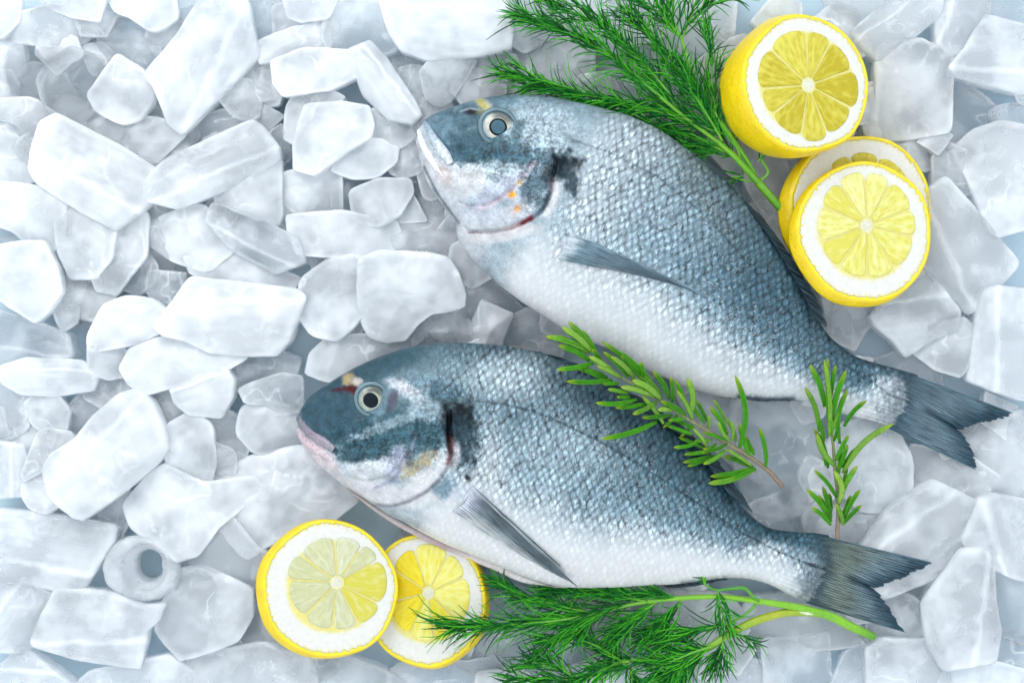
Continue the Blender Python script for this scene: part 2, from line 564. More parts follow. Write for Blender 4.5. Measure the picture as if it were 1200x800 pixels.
    if kind == 'T':
        bore = np.exp(-(((dc * (1 if seed % 2 else -1)) / wid - 0.34 - 0.12 * big) / 0.07) ** 2)
        cl = cl + 0.22 * bore * (V[:, 2] > 0) + 0.06 * fbm(np.stack([da / 60, dc / 5.0, np.zeros_like(da)], -1) + o, 21, 2)
        V[:, 2] += 1.3 * bore * (V[:, 2] > 0)
    if kind == 'T':
        # long melt grooves along the tube
        gr = fbm(np.stack([da / 45, dc / 6.5, np.zeros_like(da)], -1) + o, 9, 2)
        V[:, 2] += topm * gr * 1.2
    V[:, 2] += rel[:, 0] * slope[0] + rel[:, 1] * slope[1] + zc
    F = grid_faces(m - 2, n, wrap_m=True).tolist()
    k = (m - 2) * n
    F += [[k, j, (j + 1) % n] for j in range(n)]
    F += [[k + 1, (m - 3) * n + (j + 1) % n, (m - 3) * n + j] for j in range(n)]
    return V, F, {'cl': np.clip(cl, 0.0, 0.95)}


ICE = [
 # ---- top left heap
 ('T', 24, 'frosted', 'long smooth white ice bar sloping down left, right of the round lumps', [(262,0),(285,10),(297,68),(262,105),(225,145),(217,148),(205,138),(190,100),(178,88),(215,45),(240,5)]),
 ('L', 22, 'frosted', 'rounded milky ice lump touching the lower left side of the long sloping bar', [(110,112),(125,90),(140,70),(165,85),(180,100),(178,120),(163,138),(145,142),(120,130)]),
 ('L', 14, 'clear', 'roundish half clear ice lump between the ring ended piece and the milky rounded lump', [(50,95),(62,75),(85,62),(110,70),(122,90),(112,125),(95,138),(75,138),(60,125)]),
 ('L', 8, 'clear', 'glassy round ice piece showing its ring shaped end near the upper left edge', [(8,85),(15,65),(35,55),(55,60),(60,80),(50,100),(45,118),(30,115),(12,108)]),
 ('L', 0, 'clear', 'greyish clear ice dome under the scooped white piece at the top', [(120,40),(140,25),(165,28),(185,45),(188,65),(170,85),(135,70),(122,60)]),
 ('L', 20, 'white', 'scooped bright white ice piece cut by the top edge beside the long bar', [(130,0),(200,-8),(206,20),(190,33),(175,35),(155,20),(140,14)]),
 ('B', 6, 'frosted', 'low square ice block with soft corners above the half clear round lump', [(18,20),(60,10),(90,15),(110,30),(95,50),(60,55),(13,48)]),
 ('B', 14, 'frosted', 'white ice corner in the extreme top left corner of the heap', [(-10,-10),(25,-6),(22,25),(5,42),(-10,44)]),
 ('B', 12, 'white', 'pale ice slab along the top edge above the low square block', [(40,-8),(125,-8),(115,25),(85,20),(60,10)]),
 ('S', 4, 'clear', 'clear splintered ice between the scooped piece and the long sloping bar', [(203,-5),(255,-5),(235,12),(222,38),(207,30)]),
 ('L', 8, 'frosted', 'blunt white ice lump on the left edge under the ring ended piece', [(-10,120),(40,118),(65,135),(68,150),(55,170),(35,160),(20,145),(-10,140)]),
 ('B', 6, 'white', 'wedge of white ice at the left edge beside the broad leaning tube', [(-10,150),(15,155),(32,170),(46,205),(30,215),(-10,212)]),
 ('T', 26, 'white', 'broad white ice tube leaning down right, left of the ridged long bar', [(58,152),(75,142),(100,155),(140,175),(178,200),(186,215),(165,240),(135,263),(100,245),(55,215),(46,200),(52,175)]),
 ('L', 10, 'frosted', 'flat pale ice piece tucked under the lower tip of the long sloping bar', [(110,142),(145,142),(180,140),(210,150),(212,160),(180,190),(150,175),(115,155)]),
 ('T', 22, 'frosted', 'long ridged ice bar rising to the right across the upper left heap', [(178,215),(200,190),(250,165),(290,148),(302,155),(318,175),(320,190),(285,212),(255,225),(215,240),(182,232)]),
 ('S', 10, 'clear', 'bluish clear ice face lying along the top of the ridged long bar', [(200,168),(235,140),(265,132),(292,143),(288,155),(240,172),(205,188),(195,180)]),
 ('L', 14, 'frosted', 'knobbly ice lump right of the smooth sloping bar, over the bluish clear face', [(255,112),(268,96),(295,95),(305,120),(302,135),(290,142),(272,133)]),
 ('L', 8, 'frosted', 'small round ice lump left of the stepped white block', [(295,85),(320,78),(334,100),(325,115),(308,118),(296,108)]),
 ('B', 12, 'white', 'upper step of the white blocks beside the glassy dome near the top', [(308,48),(345,35),(383,28),(386,56),(330,70),(310,74)]),
 ('B', 26, 'white', 'stepped white ice block with a ragged lower edge below the glassy dome', [(325,74),(360,60),(420,63),(419,88),(385,105),(338,111),(327,98)]),
 ('B', 20, 'white', 'narrow white ice slab at the top edge above the stepped blocks', [(333,-8),(397,-8),(384,22),(355,25),(340,20)]),
 ('S', -14, 'clear', 'grey hollow of clear ice left of the narrow top slab', [(290,5),(335,-5),(342,20),(346,30),(310,48),(295,35)]),
 ('L', 14, 'clear', 'glassy ice dome with a bright white core near the top edge', [(385,30),(400,8),(425,3),(455,12),(466,38),(460,58),(440,66),(415,68),(392,62),(383,45)]),
 ('T', 26, 'white', 'large smooth ice slab at the top edge left of the dill tips', [(455,5),(500,-4),(585,-2),(593,30),(590,56),(560,63),(505,67),(478,58),(465,40)]),
 ('B', 4, 'frosted', 'pale ice block at the top edge touching the leftmost dill tips', [(582,-6),(640,-6),(650,40),(615,60),(588,42)]),
 ('L', 18, 'frosted', 'curved arch of ice above the snout of the upper fish', [(495,85),(512,66),(540,58),(556,72),(545,92),(528,116),(516,121),(502,113)]),
 ('L', 4, 'frosted', 'white ice lump against the brow of the upper fish', [(550,66),(580,60),(605,70),(605,105),(580,114),(565,100),(553,88)]),
 ('L', 6, 'frosted', 'small cloudy ice nub between the slanted bar and the curved arch', [(468,80),(495,78),(502,100),(490,113),(470,103)]),
 ('T', 16, 'frosted', 'slanted ice bar running down towards the mouth of the upper fish', [(413,66),(437,56),(455,75),(482,115),(490,132),(480,142),(455,137),(428,112)]),
 ('B', 28, 'white', 'big bright white ice block standing out left of the upper fish head', [(362,128),(400,125),(428,130),(433,150),(430,162),(405,178),(385,193),(372,201),(350,195),(350,165)]),
 ('B', 14, 'white', 'white ice chunk above and behind the big bright block', [(338,128),(350,110),(375,103),(402,118),(380,132),(362,140),(352,168),(336,160)]),
 ('L', 12, 'frosted', 'melted ice lump between the big bright block and the upper fish mouth', [(428,132),(460,130),(490,133),(490,156),(470,171),(450,174),(434,162)]),
 ('L', 18, 'white', 'low white ice lump hugging the lower right of the big bright block', [(398,186),(425,165),(445,167),(463,175),(461,190),(440,206),(415,207),(393,200)]),
 ('L', 8, 'frosted', 'narrow ice piece just left of the lower jaw of the upper fish', [(460,172),(487,153),(494,170),(494,200),(470,207),(458,200)]),
 ('S', 10, 'clear', 'small dark glassy ice crystal right of the ridged long bar', [(313,160),(330,148),(347,160),(347,178),(328,194),(316,180)]),
 ('S', 16, 'white', 'triangular white ice wedge under the right end of the ridged bar', [(258,222),(300,200),(327,193),(328,250),(325,260),(290,252),(260,237)]),
 ('B', 10, 'frosted', 'squarish soft ice block right of the triangular wedge', [(336,205),(370,198),(397,205),(398,246),(350,250),(332,236)]),
 ('L', 14, 'frosted', 'curved ice chunk below the low white lump, left of the throat of the upper fish', [(413,226),(445,213),(476,213),(480,228),(466,251),(445,263),(418,256)]),
 ('S', 2, 'clear', 'splintered clear ice between the squarish block and the curved chunk', [(390,208),(420,203),(442,214),(422,236),(410,248),(393,246)]),
 ('B', -6, 'clear', 'flat glassy ice shelf under the jaw of the upper fish', [(478,205),(505,210),(530,255),(545,275),(510,262),(480,245),(468,228)]),
 ('B', 12, 'white', 'flat white ice shelf in the middle of the pale area left of the fish', [(345,255),(400,250),(457,260),(467,285),(440,299),(400,300),(355,297),(346,275)]),
 ('B', 0, 'frosted', 'grey flat ice sheet above the stepped thick block', [(462,260),(520,257),(545,280),(553,300),(470,301),(456,287)]),
 ('B', 24, 'frosted', 'thick stepped ice block with a ragged bright rim above the lower fish', [(428,308),(450,300),(500,302),(521,308),(530,322),(537,345),(535,358),(520,363),(503,365),(488,377),(475,393),(455,395),(437,389),(430,375),(427,340)]),
 ('L', 16, 'frosted', 'ice chunk with a bright melted rim left of the thick stepped block', [(358,330),(390,306),(420,303),(428,340),(426,364),(410,382),(395,393),(370,387),(353,365)]),
 ('B', -10, 'frosted', 'flat bluish ice plate between the two fish bellies and backs', [(540,297),(592,345),(612,365),(595,382),(560,402),(530,397),(513,390),(508,370),(533,355),(540,325)]),
 ('S', -4, 'clear', 'clear ice splinter right above the nape of the lower fish', [(488,380),(520,363),(547,375),(552,408),(510,410),(488,404)]),
 ('B', -16, 'frosted', 'grey ice plate in the gap left of the rosemary tip', [(598,375),(620,363),(665,390),(655,420),(620,412),(595,400)]),
 ('B', 4, 'frosted', 'flat pale ice sheet along the forehead of the lower fish', [(390,395),(460,393),(492,395),(472,412),(430,430),(395,445),(366,435),(372,413)]),
 ('T', 14, 'clear', 'streaked half clear ice bar running down right in the pale middle', [(258,243),(300,255),(347,280),(354,305),(320,317),(275,292),(250,262)]),
 ('L', 10, 'white', 'uneven white ice chunk left of the streaked half clear bar', [(183,262),(235,243),(262,260),(274,290),(242,315),(205,302),(183,286)]),
 ('B', 4, 'white', 'soft white ice lying over the back of the widest tube', [(225,302),(275,290),(300,305),(348,325),(335,340),(280,334),(232,322)]),
 ('T', 26, 'white', 'widest smooth white ice tube lying level, left of the chunk with the bright rim', [(232,330),(270,334),(340,342),(349,350),(333,395),(318,411),(285,412),(250,408),(228,396),(205,391),(194,382),(215,355)]),
 ('B', 22, 'white', 'bulky white ice block under the left end of the widest tube', [(150,430),(160,410),(195,397),(235,397),(260,405),(281,413),(280,421),(260,433),(205,451),(175,459),(160,446)]),
 ('T', 16, 'white', 'stubby white ice tube below the right end of the bulky block', [(203,448),(240,430),(262,431),(273,445),(271,465),(258,486),(225,483),(210,470)]),
 ('S', 0, 'clear', 'grey ice wedge between the bulky block and the snout side chunks', [(272,420),(320,411),(347,420),(343,437),(310,452),(285,457),(272,440)]),
 ('L', 14, 'frosted', 'crumbled white ice chunk straight left of the lower fish brow', [(285,455),(330,438),(352,443),(352,478),(335,484),(315,472),(293,471)]),
 ('L', 4, 'frosted', 'rounded grey ice lump touching the lips of the lower fish', [(288,480),(310,468),(340,478),(352,490),(352,522),(330,532),(300,527),(283,505)]),
 ('B', 10, 'frosted', 'smooth pale ice slab under the tip of the broad leaning tube', [(133,264),(165,246),(174,260),(172,300),(152,325),(140,340),(118,337),(113,320),(130,300)]),
 ('B', 16, 'white', 'square white ice slab left of the smooth pale slab', [(68,240),(120,244),(137,265),(132,300),(115,322),(85,322),(73,290)]),
 ('S', 2, 'clear', 'blue tinted clear ice piece under the uneven white chunk', [(173,245),(200,248),(232,290),(232,312),(205,322),(180,312),(173,275)]),
 ('B', 18, 'white', 'bright white ice block with a rounded lower edge at the left edge', [(-10,215),(45,222),(77,240),(74,275),(60,290),(40,290),(20,270),(-10,258)]),
 ('S', 0, 'clear', 'bluish clear ice splinter at the left edge under the bright rounded block', [(-10,256),(20,268),(37,290),(15,302),(-10,297)]),
 ('B', 22, 'white', 'large white ice chunk with a pointed lower tip near the left edge', [(-8,295),(30,288),(52,288),(67,315),(70,340),(52,365),(40,373),(25,362),(-8,340)]),
 ('L', 2, 'frosted', 'crumbly ice bits wedged right of the chunk with the pointed tip', [(66,325),(105,328),(98,345),(92,375),(75,385),(64,363)]),
 ('S', -6, 'clear', 'dark clear ice pocket above the wide shell shaped piece', [(98,345),(112,333),(142,343),(132,357),(110,382),(96,377)]),
 ('L', 8, 'clear', 'shiny wet ice nub at the lower end of the smooth pale slab', [(148,315),(175,298),(184,315),(182,330),(165,344),(146,337)]),
 ('L', 20, 'white', 'wide shell shaped white ice piece above the bulky block', [(110,395),(125,360),(150,351),(178,354),(196,370),(191,385),(165,401),(140,404),(113,410)]),
 ('S', 4, 'clear', 'streaky clear ice chip right of the wide shell shaped piece', [(178,320),(217,323),(213,345),(203,372),(185,362),(176,340)]),
 ('T', 2, 'clear', 'long bluish banded ice bar at the left edge', [(-10,362),(40,377),(78,392),(84,415),(60,427),(10,427),(-10,420)]),
 ('T', 14, 'frosted', 'long low ice slab under the bluish banded bar', [(8,430),(40,420),(95,424),(112,440),(106,456),(60,462),(30,460),(10,448)]),
 ('B', 16, 'white', 'small upright ice block between the long low slab and the bulky block', [(107,405),(140,402),(153,420),(152,438),(130,443),(108,435)]),
 ('L', 4, 'frosted', 'faint grey ice lump at the left edge below the long low slab', [(-10,445),(30,458),(40,480),(30,502),(10,512),(-10,507)]),
 ('L', 10, 'frosted', 'egg shaped half clear ice lump above the disc shaped piece', [(33,475),(45,460),(65,460),(82,480),(77,502),(58,507),(40,495)]),
 ('L', 8, 'clear', 'wet clear ice lump above left of the biggest tilted tube', [(80,480),(100,460),(132,470),(130,487),(100,512),(78,507)]),
 ('B', 6, 'frosted', 'pale ice ledge behind the top of the biggest tilted tube', [(108,440),(140,443),(162,450),(152,470),(125,477),(103,465)]),
 ('T', 28, 'white', 'biggest tilted milky ice tube, above the dark triangular gap', [(61,545),(70,530),(95,515),(115,490),(140,470),(158,464),(175,477),(186,500),(191,525),(181,540),(150,566),(130,581),(105,598),(95,596),(70,577)]),
 ('B', 14, 'frosted', 'slanting ice piece between the egg shaped lump and the disc shaped piece', [(31,553),(48,508),(58,503),(82,508),(92,518),(62,546),(35,560)]),
 ('L', 22, 'white', 'disc shaped white ice piece beside the lower end of the biggest tilted tube', [(29,565),(40,554),(60,547),(71,570),(70,590),(55,599),(38,593),(29,580)]),
 ('T', 12, 'frosted', 'square ended ice tube at the left edge beside the disc shaped piece', [(-10,518),(28,523),(33,545),(29,577),(-10,580)]),
 ('S', -8, 'clear', 'clear ice chips under the lower end of the biggest tilted tube', [(66,590),(72,576),(104,597),(92,610),(63,609)]),
 ('S', -4, 'clear', 'blue grey clear ice block in the gap above the ring shaped ice tube', [(98,600),(125,578),(150,575),(162,590),(152,607),(142,628),(115,615)]),
 ('L', 18, 'frosted', 'ice lump with a bright wavy lower rim left of the lower fish throat', [(198,505),(225,486),(246,500),(251,535),(244,570),(232,570),(200,548)]),
 ('L', 6, 'frosted', 'small ice lump right of the one with the wavy rim', [(248,518),(275,528),(277,552),(258,555),(246,540)]),
 ('B', 14, 'frosted', 'broad flat ice wedge pointing down above the clear triangular shard', [(153,590),(180,560),(200,547),(240,567),(290,560),(302,575),(270,602),(255,613),(235,642),(210,650),(188,632),(163,615)]),
 ('B', 4, 'frosted', 'wide flat ice sheet between the lower fish mouth and the front lemon slice', [(240,570),(300,538),(350,528),(395,560),(410,585),(385,605),(320,630),(295,645),(263,610)]),
 # ---- bottom left
 ('S', 10, 'clear', 'clear triangular ice shard with a frosty edge left of the front lemon slice', [(217,655),(245,630),(276,611),(300,640),(318,651),(300,682),(285,692),(255,674),(233,666)]),
 ('T', 12, 'frosted', 'long level ice tube with a bright streak at the left edge, above the ring', [(-10,606),(10,600),(60,605),(129,617),(126,635),(110,660),(92,688),(70,686),(45,679),(-10,680)]),
 ('T', 6, 'frosted', 'stubby rounded ice tube at the lower left edge', [(-10,680),(35,677),(60,695),(71,705),(63,730),(45,749),(25,756),(-10,752)]),
 ('T', 14, 'frosted', 'level ice tube with a bright streak directly below the ring shaped tube', [(75,689),(130,695),(168,709),(189,705),(181,725),(170,735),(161,776),(140,773),(95,766),(50,753),(47,745),(68,705)]),
 ('B', 16, 'frosted', 'rough faceted ice block under the clear triangular shard', [(189,735),(195,710),(214,671),(240,667),(291,690),(291,720),(275,746),(240,759),(215,766),(199,750)]),
 ('B', 4, 'frosted', 'ice tube end cut by the bottom edge below the streaked level tube', [(92,803),(115,785),(160,775),(195,768),(222,785),(228,803),(200,815),(110,815)]),
 ('T', 8, 'frosted', 'tilted grooved ice tube in the bottom left corner', [(-6,790),(30,757),(60,780),(87,800),(76,815),(-6,818)]),
 ('B', 8, 'frosted', 'smooth broad ice block at the bottom edge under the front lemon slice', [(222,800),(230,770),(270,761),(310,754),(357,770),(367,800),(330,818),(228,815)]),
 ('B', -4, 'frosted', 'narrow pale ice piece between the rough block and the front lemon slice', [(273,750),(292,700),(320,720),(345,760),(320,775),(288,772)]),
 ('S', -14, 'clear', 'bluish ice chip in the gap below the rough faceted block', [(213,765),(237,758),(232,787),(216,792)]),
 ('B', 2, 'frosted', 'ice block at the bottom edge between the two left lemon slices', [(362,780),(395,765),(440,780),(472,798),(462,815),(368,815)]),
 ('S', -2, 'clear', 'triangular clear ice plate at the bottom edge under the rear lemon slice', [(465,785),(495,770),(545,775),(575,770),(602,800),(590,815),(466,815)]),
 ('B', 4, 'frosted', 'small pale ice block at the bottom edge left of the drooping dill', [(562,787),(610,783),(627,800),(617,815),(558,815)]),
 ('B', -12, 'clear', 'large greyish clear ice plate under the feathery tip of the lower dill', [(545,775),(560,725),(600,690),(650,705),(702,728),(692,768),(660,788),(580,788)]),
 ('S', -4, 'frosted', 'pale ice splinter behind the middle of the lower dill', [(682,735),(700,690),(735,712),(745,748),(720,775),(695,770)]),
 ('B', -2, 'frosted', 'pale ice block at the bottom edge under the drooping dill', [(638,792),(700,772),(760,778),(800,800),(790,818),(640,818)]),
 ('B', -8, 'frosted', 'cloudy ice block behind the thick clump of the lower dill', [(738,715),(790,690),(850,698),(872,730),(845,768),(770,765)]),
 ('B', -6, 'clear', 'grey clear ice at the bottom edge right of the drooping dill', [(790,790),(850,765),(895,775),(900,815),(795,818)]),
 # ---- bottom right
 ('B', 4, 'clear', 'clear square ice cube with an arched hollow at the bottom edge', [(896,750),(945,747),(966,744),(969,785),(972,815),(897,815)]),
 ('L', 0, 'clear', 'peaked clear ice piece right of the square cube', [(970,812),(988,768),(1004,751),(1018,765),(1022,815)]),
 ('B', 10, 'frosted', 'square frosted ice block at the bottom edge below the lower tail', [(1018,760),(1035,749),(1070,752),(1086,751),(1103,770),(1106,790),(1101,815),(1020,815)]),
 ('B', -10, 'frosted', 'flat clouded ice under the end of the thick dill stem', [(860,735),(885,700),(940,695),(1000,730),(1010,748),(970,755),(890,760)]),
 ('L', -4, 'frosted', 'ice lump showing behind the lower lobe of the lower tail', [(1025,690),(1065,698),(1086,720),(1088,745),(1050,755),(1015,750)]),
 ('T', 10, 'frosted', 'upright ice tube with frosted ends right of the lower tail', [(1083,705),(1100,680),(1121,650),(1145,647),(1156,660),(1159,700),(1166,735),(1161,766),(1105,776),(1089,750)]),
 ('T', 6, 'frosted', 'long slanted ice tube with a bright patch above the lower tail', [(995,660),(1045,590),(1086,568),(1131,590),(1140,610),(1112,645),(1095,670),(1040,692),(1005,690)]),
 ('B', -2, 'clear', 'thin clear ice strip along the right side of the slanted tube', [(1058,695),(1100,660),(1130,622),(1135,632),(1097,680),(1070,707),(1056,703)]),
 ('T', 12, 'frosted', 'big frosted ice tube at the right edge beside the slanted tube', [(1129,630),(1145,590),(1160,582),(1200,589),(1215,600),(1212,677),(1180,669),(1144,653)]),
 ('L', 8, 'clear', 'wet ring ended ice piece at the right edge near the bottom', [(1154,672),(1165,658),(1212,668),(1212,747),(1190,747),(1164,732),(1157,700)]),
 ('S', -4, 'clear', 'clear ice crumbs at the right edge below the wet ring ended piece', [(1158,747),(1180,738),(1212,748),(1212,778),(1170,772)]),
 ('B', 8, 'frosted', 'rounded ice block in the bottom right corner', [(1103,803),(1110,785),(1135,771),(1170,777),(1207,788),(1207,815),(1105,815)]),
 # ---- right
 ('T', 14, 'frosted', 'tall upright ice tube at the right edge above the upper tail', [(1136,440),(1149,350),(1165,343),(1215,350),(1215,464),(1185,459),(1165,452),(1140,442)]),
 ('B', 8, 'frosted', 'six sided ice block left of the tall upright tube', [(1071,412),(1085,394),(1105,379),(1125,376),(1144,392),(1141,410),(1120,438),(1095,431)]),
 ('T', 8, 'frosted', 'ice tube half under the front right lemon slice, pointing down right', [(1022,370),(1045,345),(1080,318),(1116,365),(1113,386),(1085,396),(1060,413),(1045,396),(1028,382)]),
 ('S', -8, 'clear', 'low clear ice behind the root of the upper tail', [(1028,422),(1060,410),(1095,431),(1100,450),(1050,440)]),
 ('B', -6, 'frosted', 'pale ice piece beside the dorsal fin tip of the upper fish', [(962,345),(1000,345),(1032,368),(1012,385),(1000,407),(972,395)]),
 ('L', 8, 'frosted', 'round ice ball right of the upright rosemary sprig', [(972,530),(985,503),(1020,492),(1047,505),(1062,540),(1061,572),(1040,592),(1010,592),(983,570)]),
 ('B', 0, 'frosted', 'flat frosted ice block below the lower lobe of the upper tail', [(1060,550),(1072,523),(1130,535),(1167,560),(1141,577),(1135,592),(1100,577),(1063,562)]),
 ('B', 2, 'frosted', 'large pale ice slab at the right edge under the upper tail tip', [(1132,520),(1155,493),(1195,486),(1215,490),(1215,582),(1170,583),(1143,566),(1146,545)]),
 ('B', -2, 'clear', 'large clear ice plate between the rosemary sprigs', [(862,472),(930,463),(955,500),(964,540),(942,590),(900,602),(876,580),(858,520)]),
 ('L', 0, 'clear', 'crumbled clear ice above the tail root of the lower fish', [(876,592),(930,570),(958,600),(955,626),(905,622)]),
 ('B', -10, 'frosted', 'grey ice in the gap above the dark fin of the lower fish', [(790,455),(862,465),(865,515),(892,560),(860,545),(820,510)]),
 ('L', -2, 'frosted', 'pale ice around the cut end of the upright rosemary sprig', [(943,600),(975,578),(1003,590),(1010,625),(985,640),(948,632)]),
 # ---- top right
 ('T', 10, 'frosted', 'slanted ice tube right of the cut lemon half', [(1000,38),(1038,5),(1055,-8),(1095,-8),(1094,22),(1060,50),(1028,68),(1012,55)]),
 ('B', 2, 'frosted', 'ice sheet at the top edge right of the cut lemon half', [(965,-8),(1045,-8),(1022,20),(1000,30),(980,15)]),
 ('T', 8, 'frosted', 'blunt upright ice tube at the top edge near the right corner', [(1094,-8),(1150,-8),(1154,20),(1140,50),(1125,61),(1108,64),(1096,50)]),
 ('T', 12, 'frosted', 'big level ice tube at the right edge near the top right corner', [(1154,24),(1200,37),(1212,60),(1208,104),(1190,107),(1150,98),(1116,89),(1114,80),(1130,60),(1140,44)]),
 ('S', 2, 'clear', 'clear ice in the top right corner', [(1149,-8),(1212,-8),(1212,36),(1160,23)]),
 ('B', 10, 'frosted', 'upright rectangular ice block right of the cut lemon half', [(1029,65),(1045,57),(1075,54),(1085,60),(1106,60),(1108,80),(1106,151),(1060,158),(1040,158),(1029,148)]),
 ('S', 0, 'clear', 'streaked clear ice chunk right of the rectangular block', [(1105,100),(1125,100),(1150,119),(1162,127),(1161,151),(1140,167),(1110,170),(1105,130)]),
 ('L', -2, 'clear', 'low clear ice at the right edge above the large white slab', [(1161,130),(1180,124),(1212,125),(1212,157),(1175,157),(1162,149)]),
 ('B', 14, 'white', 'large white ice slab at the right edge right of the rear lemon slice', [(1121,178),(1145,159),(1170,149),(1215,160),(1215,262),(1190,263),(1165,271),(1157,265),(1139,215)]),
 ('S', 8, 'white', 'small pointed ice chip below the rectangular block', [(1076,166),(1100,149),(1114,160),(1098,180)]),
 ('B', -4, 'frosted', 'ice piece between the cut lemon half and the rear lemon slice', [(1035,165),(1078,160),(1096,178),(1099,192),(1080,200),(1045,182)]),
 ('B', 0, 'clear', 'squarish clear ice piece under the small pointed chip', [(1093,185),(1110,171),(1129,180),(1133,226),(1120,229),(1093,216)]),
 ('T', 12, 'frosted', 'slanted smooth ice block right of the front right lemon slice', [(1088,230),(1105,218),(1136,250),(1183,303),(1181,311),(1140,356),(1130,359),(1100,331),(1080,305),(1084,262)]),
 ('L', -2, 'clear', 'clear ice sliver left of the rectangular block beside the lemon half', [(998,160),(1025,112),(1031,150),(1022,166)]),
 ('L', 2, 'frosted', 'tiny ice lump at the right edge under the big level tube', [(1188,110),(1212,104),(1212,123),(1194,123)]),
 ('S', -6, 'clear', 'clear ice bit between the slanted smooth block and the tall upright tube', [(1110,372),(1125,358),(1146,378),(1146,394),(1125,380)]),
 ('B', -8, 'frosted', 'flat grey ice behind the stalk end of the upper dill', [(870,160),(905,160),(935,200),(945,262),(930,300),(900,262),(875,220)]),
 ('B', -6, 'frosted', 'pale ice slab behind the left fronds of the upper dill', [(590,60),(640,35),(690,45),(690,95),(640,118),(600,110)]),
 ('B', -4, 'frosted', 'pale ice slab at the top edge behind the upper dill', [(645,-6),(765,-6),(775,40),(720,60),(660,45)]),
 ('B', -6, 'frosted', 'pale ice slab behind the dill beside the lemon half rind', [(770,-6),(860,-6),(850,60),(800,75),(768,40)]),
 ('B', -12, 'frosted', 'shaded ice slab under the thick middle of the upper dill', [(690,60),(780,55),(850,100),(850,150),(760,140),(700,110)]),
]

MATS = {'frosted': ICE_FROST, 'white': ICE_WHITE, 'clear': ICE_CLEAR}
FROST = {'frosted': (0.18, 0.50), 'white': (0.30, 0.58), 'clear': (0.0, 0.28)}
NAMES = {'T': 'ice_tube', 'B': 'ice_block', 'L': 'ice_lump', 'S': 'ice_shard'}
HEAP = 'ice pieces heaped under and around the fish'
cover = np.zeros((200, 300), bool)


def raster(pts):
    P = np.array(pts, float)
    yy, xx = np.mgrid[0:200, 0:300]; xx = xx * 4 + 2.0; yy = yy * 4 + 2.0
    ins = np.zeros(xx.shape, bool); j = len(P) - 1
    for i in range(len(P)):
        a, b = P[i], P[j]
        cond = ((a[1] > yy) != (b[1] > yy)) & (xx < (b[0] - a[0]) * (yy - a[1]) / (b[1] - a[1] + 1e-12) + a[0])
        ins ^= cond; j = i
    return ins


for i, (kind, z, mk, label, pts) in enumerate(ICE):
    P = np.array(pts, float)
    w = min(np.ptp(P[:, 0]), np.ptp(P[:, 1]))
    half = float(np.clip(w * 0.42, 14, 27))
    rs = np.random.default_rng(100 + i)
    zc = z - half * 0.35
    V, F, at = ice_geo(pts, zc, half, kind, 100 + i, slope=tuple(rs.normal(0, 0.05, 2)), frost=FROST[mk] if P[:, 0].mean() < 560 and P[:, 1].mean() < 600 or mk != 'frosted' else (0.10, 0.40))
    o = mesh_obj(NAMES[kind], place(V, zc), F, MATS[mk], attrs=at)
    tag(o, label, 'ice', HEAP)
    cover |= raster(P.mean(0) + (P - P.mean(0)) * 0.86)

# the ring shaped tube standing on end at the lower left: a wall of ice round a hole
def ring_tube():
    n = 96; th = np.arange(n) * 2 * math.pi / n
    out = np.array([(121,663),(130,640),(150,626),(180,627),(205,640),(213,665),(210,682),(190,701),(158,702),(140,695),(125,680)], float)
    out = chaikin(out, 0.25, 2)
    c = np.array([167.0, 663.0]); hole = np.array([176.0, 661.0])
    ang = np.arctan2(out[:, 1] - c[1], out[:, 0] - c[0]); rad = np.hypot(*(out - c).T)
    k = np.argsort(ang); Ro = np.interp(th, np.r_[ang[k] - 2 * math.pi, ang[k], ang[k] + 2 * math.pi], np.r_[rad[k], rad[k], rad[k]])
    prof = [(0.98, -24), (1.0, -8), (1.01, 8), (0.985, 15), (0.93, 19), (0.86, 20.5), (0.74, 20), (0.66, 18.5), (0.63, 15), (0.60, 12.5), (0.50, 11.5), (0.44, 10), (0.40, 6), (0.37, -4), (0.36, -14), (0.37, -24)]
    rows = []
    for f, z in prof:
        mixf = np.clip((0.95 - f) / 0.55, 0, 1)
        cc = c * (1 - mixf) + hole * mixf
        rr = Ro * f * (1 - mixf) + np.mean(Ro) * f * mixf * (1 + 0.22 * np.abs(np.sin(th)) - 0.1)
        rows.append(np.stack([cc[0] + rr * np.cos(th), cc[1] + rr * np.sin(th), np.full(n, z, float)], -1))
    V = np.concatenate(rows)
    V[:, 2] += fbm(V / 13, 4, 2) * 1.6 + (cells(V / 15 + 4, 6) - 0.5) * 2.0
    V[:, :2] += (fbm(V / 12 + 7, 8, 2) * 3.0)[:, None] * (V[:, :2] - c) / 40
    V[:, 2] += 8
    F = grid_faces(len(prof), n, wrap_n=True, wrap_m=True, flip=True)
    o = mesh_obj('ice_tube', place(V, 8), F, ICE_FROST, attrs={'cl': np.clip(0.28 + 0.2 * fbm(V / 14, 6, 2), 0, 1)})
    tag(o, 'ring shaped ice tube standing on end with an open hole', 'ice', HEAP)
ring_tube()
cover |= raster([(121,663),(150,626),(205,640),(213,665),(190,701),(140,695)])

